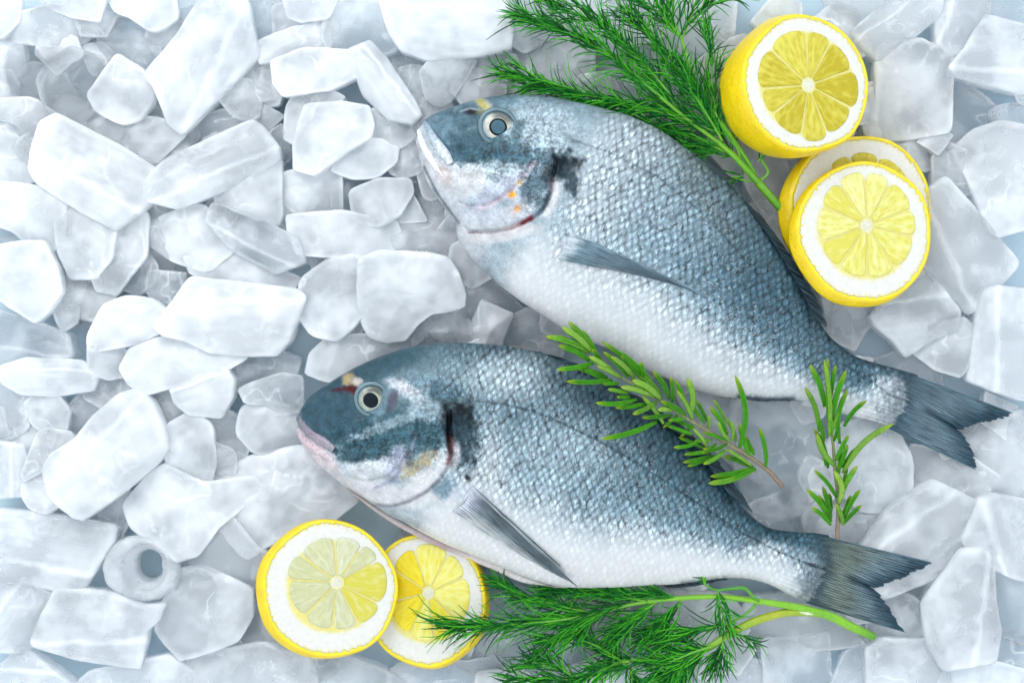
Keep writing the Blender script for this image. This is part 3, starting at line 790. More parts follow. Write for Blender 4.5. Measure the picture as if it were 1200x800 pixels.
# lower layer: half buried pieces, only where they show in the gaps or carry the fish
n_low = 0
EDGE = [(4, 70, 30), (6, 108, 26), (-4, 500, 24), (2, 20, 26)]
OPEN = [(85,690,30),(200,690,26),(200,755,26),(140,600,22),(185,605,24),(20,590,20),(175,783,22),(205,720,18),
        (1070,60,34),(1150,260,28),(1190,300,34),(1190,332,20),(1120,340,26),(1040,400,26),(1060,505,24),(1140,380,16),(1130,445,26),(1155,655,16),(1085,700,14),(1160,770,16)]
def filler(cx, cy, r, zc, half, i, need):
    global cover, n_low
    if any((cx - a) ** 2 + (cy - b) ** 2 < (d + r * 0.7) ** 2 for a, b, d in OPEN): return
    a0 = rng.uniform(0, 6.28); k = rng.integers(4, 7)
    asp = rng.uniform(0.6, 1.0); rot = rng.uniform(0, 3.14)
    pts = []
    for q in range(k):
        t = a0 + q * 2 * math.pi / k + rng.normal(0, 0.15)
        px, py = r * math.cos(t), r * asp * math.sin(t)
        pts.append((cx + px * math.cos(rot) - py * math.sin(rot), cy + px * math.sin(rot) + py * math.cos(rot)))
    ras = raster(pts)
    if (ras & ~cover).sum() < need * (math.pi * r * r * asp / 16): return
    Q_ = np.array(pts); cover |= raster(Q_.mean(0) + (Q_ - Q_.mean(0)) * 0.9)
    V, F, at = ice_geo(pts, zc, half, ['L', 'B', 'S'][i % 3], 900 + i, slope=tuple(rng.normal(0, 0.12, 2)), frost=(0.2, 0.5), res=(72, 22))
    o = mesh_obj('ice_chunk', place(V, zc), F, [ICE_CLEAR, ICE_FROST, ICE_FROST][i % 3], attrs=at)
    tag(o, 'low ice chunk half buried beneath the bigger pieces of the heap', 'ice', 'half buried ice chunks of the lower layer')
    n_low += 1

for i, (ex, ey, er) in enumerate(EDGE): filler(ex, ey, er, -8.0, 20, i, 0.0)
for i in range(900):        # middle layer, set into the gaps, the widest gaps first
    if n_low >= 146: break
    free = np.argwhere(~cover)
    if len(free) < 40: break
    yy_, xx_ = free[rng.integers(len(free))]
    first = i < 450
    filler(xx_ * 4 + 2 + rng.normal(0, 3), yy_ * 4 + 2 + rng.normal(0, 3), rng.uniform(24, 36) if first else rng.uniform(18, 28), -8.0 + rng.normal(0, 3), 20, i, 0.20 if first else 0.12)
print('ice', len(ICE), 'low', n_low)
# ------------------------------------------------------------------ the two fish
FIN = fin_material('fin rays')
EYE_RING = plain_material('eye ring skin', (0.12, 0.19, 0.225), 0.25, 0.3, 0.6, 0.4)
PUPIL = plain_material('pupil', (0.004, 0.010, 0.016), 0.22, 0, 0.15, 0.0)
PUPIL_DULL = plain_material('clouded pupil', (0.05, 0.115, 0.15), 0.2, 0, 0.25, 0.1)
LIP = attr_material('lips', 0.3, vary=0.3, coat=0.35, bump_scale=500, bump_d=0.0006)
IRIS = attr_material('iris', 0.2, vary=0.2, coat=0.35)
FLAP = attr_material('belly flap', 0.32, vary=0.15, coat=0.3)


def gauss(d, w): return np.exp(-(d / w) ** 2)


class Paint:
    """pigment of the skin in photo pixel coordinates"""
    def __init__(s, x, y, col): s.x, s.y, s.c = x, y, col
    def blend(s, m, color):
        m = np.clip(m, 0, 1)[:, None]
        s.c = s.c * (1 - m) + np.array(color) * m
    def spot(s, cx, cy, rx, ry, color, amt=1.0, rot=0, rag=0.35, seed=1, hard=1.0):
        dx, dy = s.x - cx, s.y - cy
        c, q = math.cos(rot), math.sin(rot)
        u, v = (dx * c + dy * q) / rx, (-dx * q + dy * c) / ry
        r = np.hypot(u, v) + rag * n2(s.x, s.y, 6.0, seed)
        s.blend(amt * (1 - sstep(1 - 0.45 * hard, 1 + 0.45 / max(hard, .3), r)), color)
    def line(s, pts, w, color, amt=1.0, rag=0.3, seed=2):
        d, _, t = seg_dist(s.x, s.y, pts)
        d = d + rag * w * n2(s.x, s.y, 5.0, seed)
        s.blend(amt * gauss(d, w), color)


def fish_body(parent, mat, snout, tail, top, bot, hmax, zbase, paint, relief, sc_size, hprof, ucut):
    ax = np.array(tail, float) - np.array(snout, float); Lf = np.hypot(*ax); ax /= Lf
    nw = np.array([-ax[1], ax[0]])
    def uw(P):
        d = np.asarray(P, float) - np.array(snout, float)
        return d @ ax, d @ nw
    tp, bp = spline(top, 400), spline(bot, 400)
    tu, tw = uw(tp); bu, bw = uw(bp)
    k = np.argsort(tu); tu, tw = tu[k], tw[k]
    k = np.argsort(bu); bu, bw = bu[k], bw[k]
    u0, u1 = max(min(tu[0], bu[0]), -3), ucut
    Nu, Nv, Nb = 560, 210, 26
    s = np.linspace(0, 1, Nu)
    us = u0 + (u1 - u0) * s ** 1.08
    T = np.interp(us, tu, tw); B = np.interp(us, bu, bw)
    # close the snout
    ke = np.clip((us - u0) / 7.0, 0, 1) ** 0.5
    mid = np.interp(us, [u0, u0 + 7], [(T[0] + B[0]) / 2] * 2)
    T = mid + (T - mid) * np.maximum(ke, 0.02); B = mid + (B - mid) * np.maximum(ke, 0.02)
    H = hmax * np.interp(us / Lf, hprof[0], hprof[1])
    H *= np.maximum(np.clip((us - u0) / 30.0, 0, 1) ** 0.5, 0.03)
    zc = zbase + 0.8 * hmax * np.interp(us / Lf, hprof[0], hprof[1])
    tv_ = np.linspace(-1, 1, Nv); v = np.sin(tv_ * math.pi / 2)
    tb_ = np.linspace(1, -1, Nb + 2)[1:-1]; vb = np.sin(tb_ * math.pi / 2)
    C, Hf = (T + B) / 2, (B - T) / 2
    vt = np.r_[v, vb]
    zt = np.r_[np.cos(tv_ * math.pi / 2) ** 0.88, -np.cos(tb_ * math.pi / 2) ** 0.9]
    Wc = C[:, None] + Hf[:, None] * vt[None]
    Z = zc[:, None] + H[:, None] * zt[None]
    U = np.repeat(us[:, None], len(vt), 1)
    endw = sstep(u1 - 60, u1, us)[:, None]
    U = U + endw * (7.0 * np.cos(vt * math.pi / 2) + 3.0 * np.sin(vt * 19 + 2 * np.sin(vt * 5)) + 2.4 * np.sin(vt * 47 + 1))[None]
    Z = zc[:, None] + (H * (1 - 0.88 * endw[:, 0] ** 2))[:, None] * zt[None]
    X = snout[0] + U * ax[0] + Wc * nw[0]; Y = snout[1] + U * ax[1] + Wc * nw[1]
    x, y, z = X.ravel(), Y.ravel(), Z.ravel()
    vv = np.repeat(vt[None], Nu, 0).ravel(); uu = U.ravel(); ww = Wc.ravel()
    up = (np.repeat(zt[None], Nu, 0).ravel() > -0.02)
    z = z + relief(x, y, uu / Lf, vv) * up * sstep(0.0, 0.3, np.repeat(np.abs(zt)[None], Nu, 0).ravel())
    col, scl, shn, mot = paint(x, y, uu / Lf, vv)
    lum = col @ np.array([0.3, 0.6, 0.1])
    col = np.clip(col, 0, 1) * ((0.50 + 0.50 * sstep(0.03, 0.50, lum)) * (1 - 0.14 * sstep(0.6, 0.8, lum) * (1 - sstep(0.2, 0.3, uu / Lf))))[:, None]
    suv = np.stack([uu, ww, np.zeros_like(uu)], -1)
    V = place(np.stack([x, y, z], -1), zbase + 30)
    n, m = Nu, len(vt)
    F = grid_faces(n, m, wrap_m=True).tolist()
    F.append(list(range(m))); F.append([(n - 1) * m + j for j in range(m)][::-1])
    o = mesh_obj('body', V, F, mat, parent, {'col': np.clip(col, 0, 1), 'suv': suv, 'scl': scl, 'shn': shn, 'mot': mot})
    def surf(px, py):
        u, w = uw((px, py))
        c, h = np.interp(u, us, C), np.interp(u, us, Hf)
        q = np.clip((w - c) / max(h, 1e-3), -1, 1)
        return float(np.interp(u, us, zc) + np.interp(u, us, H) * max(1 - q * q, 0) ** 0.44)
    return o, surf, zbase + 30


def fin_mesh(name, parent, base, tip, zb, zt, zc, colf, rays, thick=2.0, na=90, nb=40, jag=3.0, seed=3, sag=0.0):
    """a fin from its base line to its tip line; rays are ridges, the tip edge is frayed"""
    A, B = spline(base, na), spline(tip, na)
    t = np.linspace(0, 1, nb)
    rs = np.random.default_rng(seed)
    jit = np.interp(np.linspace(0, rays * 2, na), np.arange(rays * 2 + 1), rs.uniform(0, 1, rays * 2 + 1))
    d = B - A; L = np.linalg.norm(d, axis=1)[:, None] + 1e-6
    B = B - d / L * (jit * jag)[:, None]
    P = A[:, None] * (1 - t)[None, :, None] + B[:, None] * t[None, :, None]
    a = np.linspace(0, 1, na)
    ridge = np.abs(np.sin(a * rays * math.pi))
    Zm = zb * (1 - t)[None] + zt * t[None] + np.zeros((na, 1)) - sag * np.sin(t * math.pi)[None]
    edge = np.minimum(np.minimum(a, 1 - a)[:, None] * 12, np.minimum(1, (1 - t) * 5 + 0.2)[None]).clip(0.15, 1)
    zt_ = Zm + (thick * (0.4 + 0.6 * ridge[:, None])) * edge
    zb_ = Zm - thick * 0.5 * edge
    X = P[..., 0].ravel(); Y = P[..., 1].ravel()
    V = np.vstack([np.stack([X, Y, zt_.ravel()], -1), np.stack([X, Y, zb_.ravel()], -1)])
    n, m = na, nb
    F = grid_faces(n, m).tolist() + grid_faces(n, m, off=n * m, flip=True).tolist()
    o2 = n * m
    for i in range(n - 1):
        F.append([i * m, (i + 1) * m, (i + 1) * m + o2, i * m + o2])
        F.append([i * m + m - 1, i * m + m - 1 + o2, (i + 1) * m + m - 1 + o2, (i + 1) * m + m - 1])
    for j in range(m - 1):
        F.append([j, j + o2, j + 1 + o2, j + 1])
        k = (n - 1) * m
        F.append([k + j, k + j + 1, k + j + 1 + o2, k + j + o2])
    AA = np.repeat(a[:, None], m, 1).ravel(); TT = np.repeat(t[None], n, 0).ravel()
    c = colf(AA, TT, X, Y)
    c = np.vstack([c, c])
    LL = (L * t[None]).ravel()
    suv = np.stack([np.r_[LL, LL] / 10.0, np.r_[AA, AA] * rays, np.zeros(2 * n * m)], -1)
    return mesh_obj(name, place(V, zc), F, FIN, parent, {'col': np.clip(c, 0, 1), 'suv': suv})


def dome(cx, cy, rx, ry, z0, h, rot=0, n=48, m=14, power=0.5, r_in=0.0):
    """a closed lens shape; returns V, F, radius fraction"""
    th = np.arange(n) * 2 * math.pi / n
    rr = np.linspace(1, r_in, m)
    rows, fr = [], []
    c, s = math.cos(rot), math.sin(rot)
    for r in rr:
        px, py = rx * r * np.cos(th), ry * r * np.sin(th)
        rows.append(np.stack([cx + px * c - py * s, cy + px * s + py * c, np.full(n, z0 + h * max(1 - r * r, 0) ** power)], -1)); fr.append(np.full(n, r))
    rows.append(rows[0] * np.array([1, 1, 0]) + np.array([0, 0, z0 - 4])); fr.append(np.full(n, 1.0))
    V = np.concatenate(rows)
    F = grid_faces(m, n, wrap_m=True).tolist()
    F.append([(m - 1) * n + j for j in range(n)])
    b = m * n
    F += [[j, (j + 1) % n, b + (j + 1) % n, b + j] for j in range(n)]
    F.append([b + j for j in range(n)][::-1])
    return V, F, np.concatenate(fr)


def fish_eye(parent, surf, zc, cx, cy, r, iris_c, iris_edge, pup, pup_r, off=(0, 0), squash=0.93, rot=0.6):
    z = surf(cx, cy)
    # ring of skin
    n = 56; th = np.arange(n) * 2 * math.pi / n
    V = []
    prof = [(1.22, -4), (1.16, 0.2), (1.08, 2.2), (1.0, 2.4), (0.93, 1.2), (0.90, -3)]
    c, s = math.cos(rot), math.sin(rot)
    for f, h in prof:
        px, py = r * f * np.cos(th), r * f * squash * np.sin(th)
        V.append(np.stack([cx + px * c - py * s, cy + px * s + py * c, np.full(n, z + h)], -1))
    F = grid_faces(len(prof), n, wrap_n=True, wrap_m=True)
    ring = mesh_obj('eye_socket', place(np.concatenate(V), zc), F, EYE_RING, parent)
    V, F, fr = dome(cx, cy, r * 0.95, r * 0.95 * squash, z - 1.0, 4.6, rot, m=20)
    ang = np.arctan2(V[:, 1] - cy, V[:, 0] - cx)
    t = fr[:, None]
    col = np.where(t > 0.82, np.array(iris_edge), np.array(iris_c) * (0.82 + 0.3 * n2(V[:, 0] * 1.0, V[:, 1] * 1.0, 4.0, 5))[:, None])
    inner = sstep(0.62, 0.5, fr)[:, None]
    col = col * (1 - inner * 0.25) + np.array([0.62, 0.62, 0.5]) * inner * 0.25
    # dark upper right shading of the iris, painted into its colour
    dark = (sstep(0.35, 0.9, np.cos(ang + 1.2)) * sstep(0.42, 0.62, fr))[:, None] * 0.75
    col = col * (1 - dark) + np.array([0.02, 0.035, 0.035]) * dark
    eye = mesh_obj('eye', place(V, zc), F, IRIS, parent, {'col': np.clip(col, 0, 1)})
    V, F, _ = dome(cx + off[0], cy + off[1], pup_r * 1.32, pup_r * 1.25, z + 2.4, 1.4, rot)
    mesh_obj('pupil', place(V, zc), F, PUPIL, eye)
    if pup is not PUPIL:
        V, F, _ = dome(cx + off[0], cy + off[1], pup_r * 0.95, pup_r * 0.92, z + 3.4, 1.0, rot)
        mesh_obj('lens', place(V, zc), F, pup, eye)
    return eye


def strip(name, parent, pts, w, z, zc, col, mat, bulge=1.5, n=60):
    """a soft raised band following pts (x, y) with widths w, z function or number"""
    P = spline(pts, n); T = np.gradient(P, axis=0); T /= np.linalg.norm(T, axis=1)[:, None]
    N = np.stack([-T[:, 1], T[:, 0]], -1)
    W = np.interp(np.linspace(0, 1, n), np.linspace(0, 1, len(w)), w)
    zz = np.array([z(p[0], p[1]) for p in P]) if callable(z) else np.interp(np.linspace(0, 1, n), np.linspace(0, 1, len(z)), z)
    k = 12; a = np.arange(k) * 2 * math.pi / k
    V = P[:, None, :] + N[:, None, :] * (W[:, None] * np.cos(a)[None])[..., None]
    Z = zz[:, None] + bulge * np.sin(a)[None] * (W[:, None] / max(W.max(), 1e-3)) ** 0.5
    V = np.concatenate([V, Z[..., None]], -1).reshape(-1, 3)
    F = grid_faces(n, k, wrap_m=True).tolist(); F.append(list(range(k))[::-1]); F.append([(n - 1) * k + j for j in range(k)])
    c = np.asarray(col, float)
    if c.ndim == 1: c = np.broadcast_to(c, (len(V), 3))
    else:
        cc = np.stack([np.interp(np.linspace(0, 1, n), np.linspace(0, 1, len(c)), c[:, q]) for q in range(3)], -1)
        c = np.repeat(cc, k, 0)
    return mesh_obj(name, place(V, zc), F, mat, parent, {'col': c})


def base_pigment(x, y, t, v, stops, seed):
    """dark back to white belly across the flank, with soft mottling"""
    vv = v + 0.10 * n2(x, y, 34, seed) + 0.04 * n2(x, y, 9, seed + 3)
    xs = [s[0] for s in stops]
    return np.stack([np.interp(vv, xs, [s[1][k] for s in stops]) for k in range(3)], -1)


def crease(x, y, pts, depth, wid, lip=0.0, lipw=8.0):
    """a groove along pts; lip > 0 raises the plate on the + side and lets it fall off away from the edge"""
    d, s, t = seg_dist(x, y, pts)
    fade = sstep(0, 0.08, t) * sstep(1, 0.92, t)
    g_ = -depth * gauss(d, wid) * fade
    return g_ + lip * (s > 0) * np.exp(-d / lipw) * sstep(0, 1.5, d) * fade


# ---- upper fish -------------------------------------------------------------
F1_TOP = [(489,152),(493.5,138),(505,133),(532,123.5),(557,116),(582,112.5),(610,111.5),(635,112.5),(660,116.5),(682,121.5),(707,128),(735,136),(770,152),(797,170),(830,195),(859,219.5),(885,248),(907,277),(928,306),(945,338),(957,366),(971,390),(986,404),(1006,417.5),(1030,425.5),(1062,434),(1085,441)]
F1_BOT = [(489,152),(487,165),(489,175),(494,195),(502.5,217.5),(520,242),(534,261),(535,274),(541,287),(550,299.5),(562.5,312.5),(587,335),(612,354.5),(637,370),(657,383),(690,400),(730,415),(751,430),(783,444),(812,456),(840,463.5),(866,466.5),(895,469),(925,468.5),(950,471),(975,479.5),(1000,488),(1027,495),(1045,501),(1062,509)]
P1_OP = [(646,178),(650,196),(645,214),(643,232),(636,247),(622,259),(600,269),(575,273),(552,272.5),(540,265)]     # edge of the gill cover
P1_PRE = [(627,186),(618,203),(606,219),(590,233),(571,243),(550,243),(533,236)]
P1_LAT = [(668,168),(710,182),(770,212),(830,262),(880,318),(930,375),(985,425),(1045,462)]


def f1_relief(x, y, t, v):
    r = crease(x, y, P1_OP, 3.6, 2.4, 5.5, 16)
    r += crease(x, y, P1_PRE, 1.8, 2.4, 2.6, 10)
    r += crease(x, y, [(500,140),(508,156),(519,172),(530,186),(533,196)], 1.5, 2.0)
    r += -2.2 * gauss(np.hypot((x - 552.5) / 1.7, y - 132), 4.2)
    r += -1.0 * gauss(seg_dist(x, y, P1_LAT)[0], 1.8)
    r += -3.0 * gauss(np.hypot(x - 660, (y - 196)), 12) + 1.2 * n2(x, y, 7, 8) * gauss(np.hypot(x - 650, (y - 205) / 1.5), 22)
    r += 1.3 * n2(x, y, 30, 5) + 0.5 * n2(x, y, 10, 6) * (t < 0.3)
    r += 1.8 * gauss(seg_dist(x, y, [(640,262),(662,282),(668,296)])[0], 7)      # shoulder behind the gill
    return r


def f1_paint(x, y, t, v):
    c = base_pigment(x, y, t, v, [(-1.1, (0.035,0.10,0.14)), (-0.8, (0.09,0.18,0.235)), (-0.45, (0.14,0.245,0.31)), (-0.05, (0.20,0.315,0.385)), (0.18, (0.36,0.48,0.55)), (0.42, (0.70,0.755,0.79)), (0.75, (0.80,0.825,0.84)), (1.1, (0.80,0.80,0.80))], 11)
    p = Paint(x, y, c)
    # silver shoulder, darker towards the tail end of the back
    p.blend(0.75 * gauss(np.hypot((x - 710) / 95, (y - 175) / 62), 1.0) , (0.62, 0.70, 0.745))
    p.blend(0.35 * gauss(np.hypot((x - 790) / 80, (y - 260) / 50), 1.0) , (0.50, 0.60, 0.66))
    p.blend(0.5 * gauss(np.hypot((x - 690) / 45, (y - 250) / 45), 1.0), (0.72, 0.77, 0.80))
    p.blend(0.5 * gauss(np.hypot((x - 895) / 60, (y - 345) / 70), 1.0), (0.075, 0.165, 0.22))
    p.spot(830, 250, 60, 10, (0.12,0.14,0.08), 0.22, 0.9, 0.6, 21)
    p.spot(1045, 462, 26, 20, (0.78,0.83,0.86), 0.8, 0.4, 0.6, 22)
    p.spot(1010, 440, 22, 12, (0.10,0.22,0.29), 0.6, 0.5, 0.6, 23)
    # head
    hd = 1 - sstep(0.24, 0.30, t + 0.02 * n2(x, y, 12, 4))
    p.blend(hd * 0.75, (0.30, 0.41, 0.475))
    p.spot(545, 150, 38, 22, (0.11,0.215,0.275), 0.85, -0.3, 0.7, 31, 0.6)
    p.spot(515, 150, 14, 10, (0.22,0.35,0.42), 0.6, -0.3, 0.6, 32, 0.6)
    p.spot(600, 120, 42, 8, (0.17,0.29,0.36), 0.75, 0.05, 0.5, 33, 0.6)
    p.spot(590, 186, 50, 19, (0.045,0.135,0.19), 0.9, 0.15, 0.9, 34, 0.7)
    p.spot(556, 174, 20, 17, (0.05,0.145,0.20), 0.85, 0.2, 0.8, 35, 0.7)
    p.spot(625, 145, 28, 24, (0.42,0.51,0.57), 0.7, 0.2, 0.7, 36, 0.6)
    p.spot(655, 160, 16, 22, (0.46,0.55,0.60), 0.6, 0.2, 0.7, 37, 0.6)
    p.spot(580, 204, 40, 9, (0.44,0.52,0.57), 0.7, 0.05, 0.7, 38, 0.6)
    p.spot(548, 215, 22, 14, (0.84,0.85,0.86), 0.9, 0.3, 0.5, 39, 0.6)
    # lower jaw and cheek
    d, s, tt = seg_dist(x, y, [(497,142),(508,165),(524,195),(535,220),(556,243),(572,246)])
    p.blend(np.clip(np.where(s > 0, 1 - np.exp(-d / 5), 0), 0, 1) * (1 - sstep(555, 590, x)) * (1 - sstep(0.17, 0.25, t)) * 0.9, (0.70, 0.715, 0.75))
    p.spot(517, 236, 22, 6, (0.50,0.56,0.60), 0.5, 0.95, 0.4, 40, 0.6)
    p.spot(521, 205, 6, 12, (0.80,0.66,0.62), 0.5, -0.5, 0.4, 41, 0.5)
    p.spot(588, 226, 38, 11, (0.46,0.50,0.60), 0.9, -0.52, 0.5, 42, 0.7)
    p.spot(572, 258, 30, 11, (0.56,0.60,0.66), 0.85, 0.05, 0.5, 43, 0.7)
    p.spot(612, 245, 24, 11, (0.60,0.60,0.65), 0.7, -0.6, 0.5, 44, 0.7)
    p.line([(625,195),(612,213),(598,228),(580,240),(562,247)], 3.0, (0.74,0.58,0.62), 0.6)
    p.spot(628, 222, 14, 22, (0.10,0.18,0.23), 0.8, 0.3, 0.9, 45, 0.8)
    p.spot(634, 240, 8, 12, (0.20,0.30,0.36), 0.7, 0.4, 0.9, 46, 0.8)
    p.spot(600.5, 231, 5.5, 5.0, (0.82,0.40,0.03), 0.95, 0.3, 0.8, 47, 1.5)
    p.spot(608, 248, 9.0, 4.0, (0.80,0.42,0.12), 0.8, -0.6, 1.3, 48, 1.4)
    p.spot(608, 218, 4, 3, (0.75,0.66,0.20), 0.6, 0, 0.8, 49)
    # black blotch at the top of the gill slit
    p.spot(661, 197, 21, 17, (0.004,0.016,0.028), 1.0, -0.2, 0.8, 50, 1.5)
    p.spot(668, 214, 10, 18, (0.03,0.08,0.11), 0.85, -0.3, 1.0, 51, 1.2)
    p.spot(644, 210, 9, 13, (0.008,0.03,0.045), 0.85, 0.4, 1.0, 52, 1.3)
    p.line(P1_OP[:5], 2.4, (0.03,0.07,0.09), 0.7, 0.8)
    p.line([(652,222),(648,240),(640,254)], 4.5, (0.86,0.85,0.86), 0.95, 0.3)
    p.spot(646, 220, 5, 8, (0.62,0.55,0.62), 0.6, 0.3, 0.6, 53)
    p.line([(622,258),(608,267),(594,272)], 3.0, (0.38,0.02,0.03), 0.95, 0.25)
    p.line([(592,272),(575,274.5),(550,274)], 1.6, (0.20,0.10,0.13), 0.8, 0.25)
    p.spot(590, 276, 34, 7, (0.86,0.84,0.84), 0.8, -0.15, 0.3, 54, 0.7)
    # brow bar, nostril, orbit
    p.line([(563,117),(570,126),(579,138)], 5.0, (0.72,0.72,0.62), 0.7, 0.4)
    p.line([(561,117),(566,124),(571,130)], 4.2, (0.62,0.52,0.10), 0.8, 0.6)
    p.spot(551.5, 132.5, 10.5, 5.0, (0.03,0.012,0.025), 1.0, 0.08, 0.12, 55, 2)
    p.line([(540,131.5),(551,128),(563,131)], 1.3, (0.45,0.50,0.55), 0.7, 0.2)
    p.spot(563, 134, 5, 3, (0.35,0.30,0.05), 0.6, 0.2, 0.4, 56)
    p.spot(606, 158, 6, 12, (0.07,0.16,0.20), 0.7, 0.2, 0.6, 57, 0.7)
    p.line([(498,138),(507,158),(520,178),(531,195)], 1.5, (0.16,0.20,0.26), 0.8, 0.2)
    p.line([(497,196),(513,228),(538,262)], 1.8, (0.14,0.16,0.19), 0.75, 0.2)
    p.line([(866,465),(895,468.5),(930,468)], 4.0, (0.03,0.09,0.13), 0.9, 0.2)
    p.line(P1_LAT, 1.5, (0.05,0.12,0.16), 0.45, 0.6)
    scl = sstep(0.265, 0.33, t + 0.025 * n2(x, y, 14, 7)) * (0.35 + 0.65 * (1 - sstep(0.35, 0.75, v)))
    scl = scl * (1 - 0.6 * sstep(0.93, 1.0, t))
    p.blend(0.6 * sstep(0.95, 1.0, t + 0.035 * n2(x, y, 7, 77)), (0.06, 0.11, 0.145))
    scl = np.maximum(scl, 0.5 * gauss(np.hypot((x - 640) / 26, (y - 140) / 24), 1.0))
    wht = sstep(0.55, 0.8, c.mean(1))
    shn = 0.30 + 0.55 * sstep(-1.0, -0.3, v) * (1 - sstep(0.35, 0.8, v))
    mot = 0.15 + 1.0 * gauss(np.hypot((x - 592) / 62, (y - 188) / 26), 1.0) + 0.8 * gauss(np.hypot((x - 632) / 36, (y - 152) / 32), 1.0) + 0.9 * gauss(np.hypot((x - 630) / 20, (y - 225) / 28), 1.0)
    return p.c, np.clip(scl, 0, 1), np.clip(shn, 0, 1), np.clip(mot, 0, 1)


SKIN1 = fish_material('upper fish skin', 9.0, 13.5)
fish1 = empty('fish', ((700 - 600) * S, (400 - 300) * S, 14 * S))
tag(fish1, 'upper silver sea bream with a black spot behind its cheek, below the large dill', 'fish', 'whole sea bream laid on ice')
HP1 = ([0, .05, .12, .22, .36, .55, .72, .86, .95, 1.05], [.34, .52, .74, .92, 1.0, .90, .64, .40, .27, .2])
Z1 = 16
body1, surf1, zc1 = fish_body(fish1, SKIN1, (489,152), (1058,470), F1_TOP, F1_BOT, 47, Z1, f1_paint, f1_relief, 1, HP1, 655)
fish_eye(fish1, surf1, zc1, 584, 152, 20.5, (0.56,0.54,0.47), (0.26,0.34,0.37), PUPIL_DULL, 8.6, (0, 0.5))
# mouth: upper jaw plate, lower lip
strip('upper_jaw', fish1, [(496,138),(503,152),(513,169),(524,185),(529,194)], [2.5, 4.0, 5.5, 6.5, 4.0], lambda a, b: surf1(a, b) - 0.9, zc1, [(0.16,0.23,0.29),(0.34,0.42,0.48),(0.50,0.55,0.60),(0.55,0.58,0.62)], LIP, 3.6)
strip('lower_jaw', fish1, [(491,150),(495,163),(503,180),(513,197),(521,209)], [3.5, 5.5, 6.0, 4.5, 1.5], lambda a, b: surf1(a, b) - 2.0, zc1, [(0.66,0.68,0.72),(0.74,0.75,0.77),(0.74,0.72,0.72),(0.70,0.60,0.57)], LIP, 3.4)


def pect_col(a, t, X, Y):
    c = np.array([0.125,0.19,0.23]) * (1.15 - 0.25 * a[:, None]) * (1 - 0.25 * sstep(0.2, 0.6, t) * (1 - sstep(0.6, 0.95, t)))[:, None]
    n_ = n2(X, Y, 9, 3)[:, None]
    c = c * (1 + 0.25 * n_)
    w = (sstep(0.55, 1.0, a) * sstep(0.2, 0.7, t))[:, None]
    c = c * (1 - 0.45 * w) + np.array([0.42,0.47,0.50]) * 0.45 * w
    rt = sstep(0.13, 0.0, t + 0.05 * n2(X, Y, 4, 9))[:, None] * 0.8
    return c * (1 - rt) + np.array([0.55,0.60,0.63]) * rt

zf = surf1(668, 290)
fin_mesh('pectoral_fin', fish1, [(664,272),(666,283),(658,296),(652,306)], [(831,350),(822,349),(806,342),(770,330)], zf + 0.6, surf1(815, 343) + 2.0, zc1, pect_col, 15, 2.0, seed=5, sag=-3.5)


def tail_col(olive):
    def f(a, t, X, Y):
        c = np.array([0.065,0.115,0.15])[None] * np.ones((len(a), 1))
        q = n2(X, Y, 16, 12)
        dark = np.clip(sstep(0.70, 1.0, t + 0.10 * q) * 0.95 + 0.55 * gauss(t - 0.02, 0.12), 0, 1)[:, None]
        mid = (gauss(t - 0.45, 0.28) * 0.6)[:, None]
        c = c * (1 - mid) + np.array([0.15,0.21,0.245]) * mid
        if olive:
            o = (gauss(np.hypot((t - 0.30) / 0.30, 0), 1.0) * 0.5)[:, None]
            c = c * (1 - o) + np.array([0.155,0.17,0.095]) * o
        c = c * (1 - dark) + np.array([0.010,0.032,0.05]) * dark
        edge = np.clip(gauss(a - 0.0, 0.06) * 0.8, 0, 1)[:, None]
        inner = (gauss(a - 1.0, 0.16) * 0.8 * sstep(0.25, 0.6, t))[:, None]
        c = c * (1 - edge) + np.array([0.03,0.075,0.105]) * edge
        return c * (1 - inner) + np.array([0.010,0.035,0.055]) * inner
    return f

# forked tail: each lobe runs from the outer edge to the fork
t1 = fin_mesh('tail_fin', fish1, [(1050,430.5),(1056,440),(1061,452),(1060,466)], [(1195,485),(1184,491),(1165,496),(1150,499),(1135,505),(1126,503)], Z1 + 8, Z1 + 4, zc1, tail_col(False), 17, 2.4, na=120, nb=70, jag=5, seed=11, sag=-3)
t2 = fin_mesh('tail_fin', fish1, [(1043,502),(1050,492),(1056,478),(1061,462)], [(1152,553),(1151,546),(1149,535),(1144,523),(1139,514),(1128,503)], Z1 + 7.5, Z1 + 3, zc1, tail_col(False), 17, 2.4, na=120, nb=70, jag=5, seed=12, sag=-3)
for o_, q in ((t1, 'upper lobe of the forked tail'), (t2, 'lower lobe of the forked tail')): o_['label'] = q


def dors_col(a, t, X, Y):
    c = np.array([0.010,0.024,0.034])[None] * (0.7 + 0.8 * np.abs(np.sin(a * 30)))[:, None]
    return c + 0.012 * sstep(0.6, 1.0, t)[:, None]

fin_mesh('dorsal_fin', fish1, [(868,236),(888,262),(908,292),(926,322),(942,350),(952,372)], [(893,254),(910,276),(929,303),(946,331),(960,356),(970,386)], Z1 + 46, Z1 + 38, zc1, dors_col, 15, 2.2, na=150, nb=16, jag=5, seed=14)
fin_mesh('anal_fin', fish1, [(858,460),(885,464),(915,463),(940,464)], [(872,467.5),(893,471),(920,471),(943,470)], Z1 + 20, Z1 + 12, zc1, dors_col, 9, 1.8, na=70, nb=10, jag=1.5, seed=15)

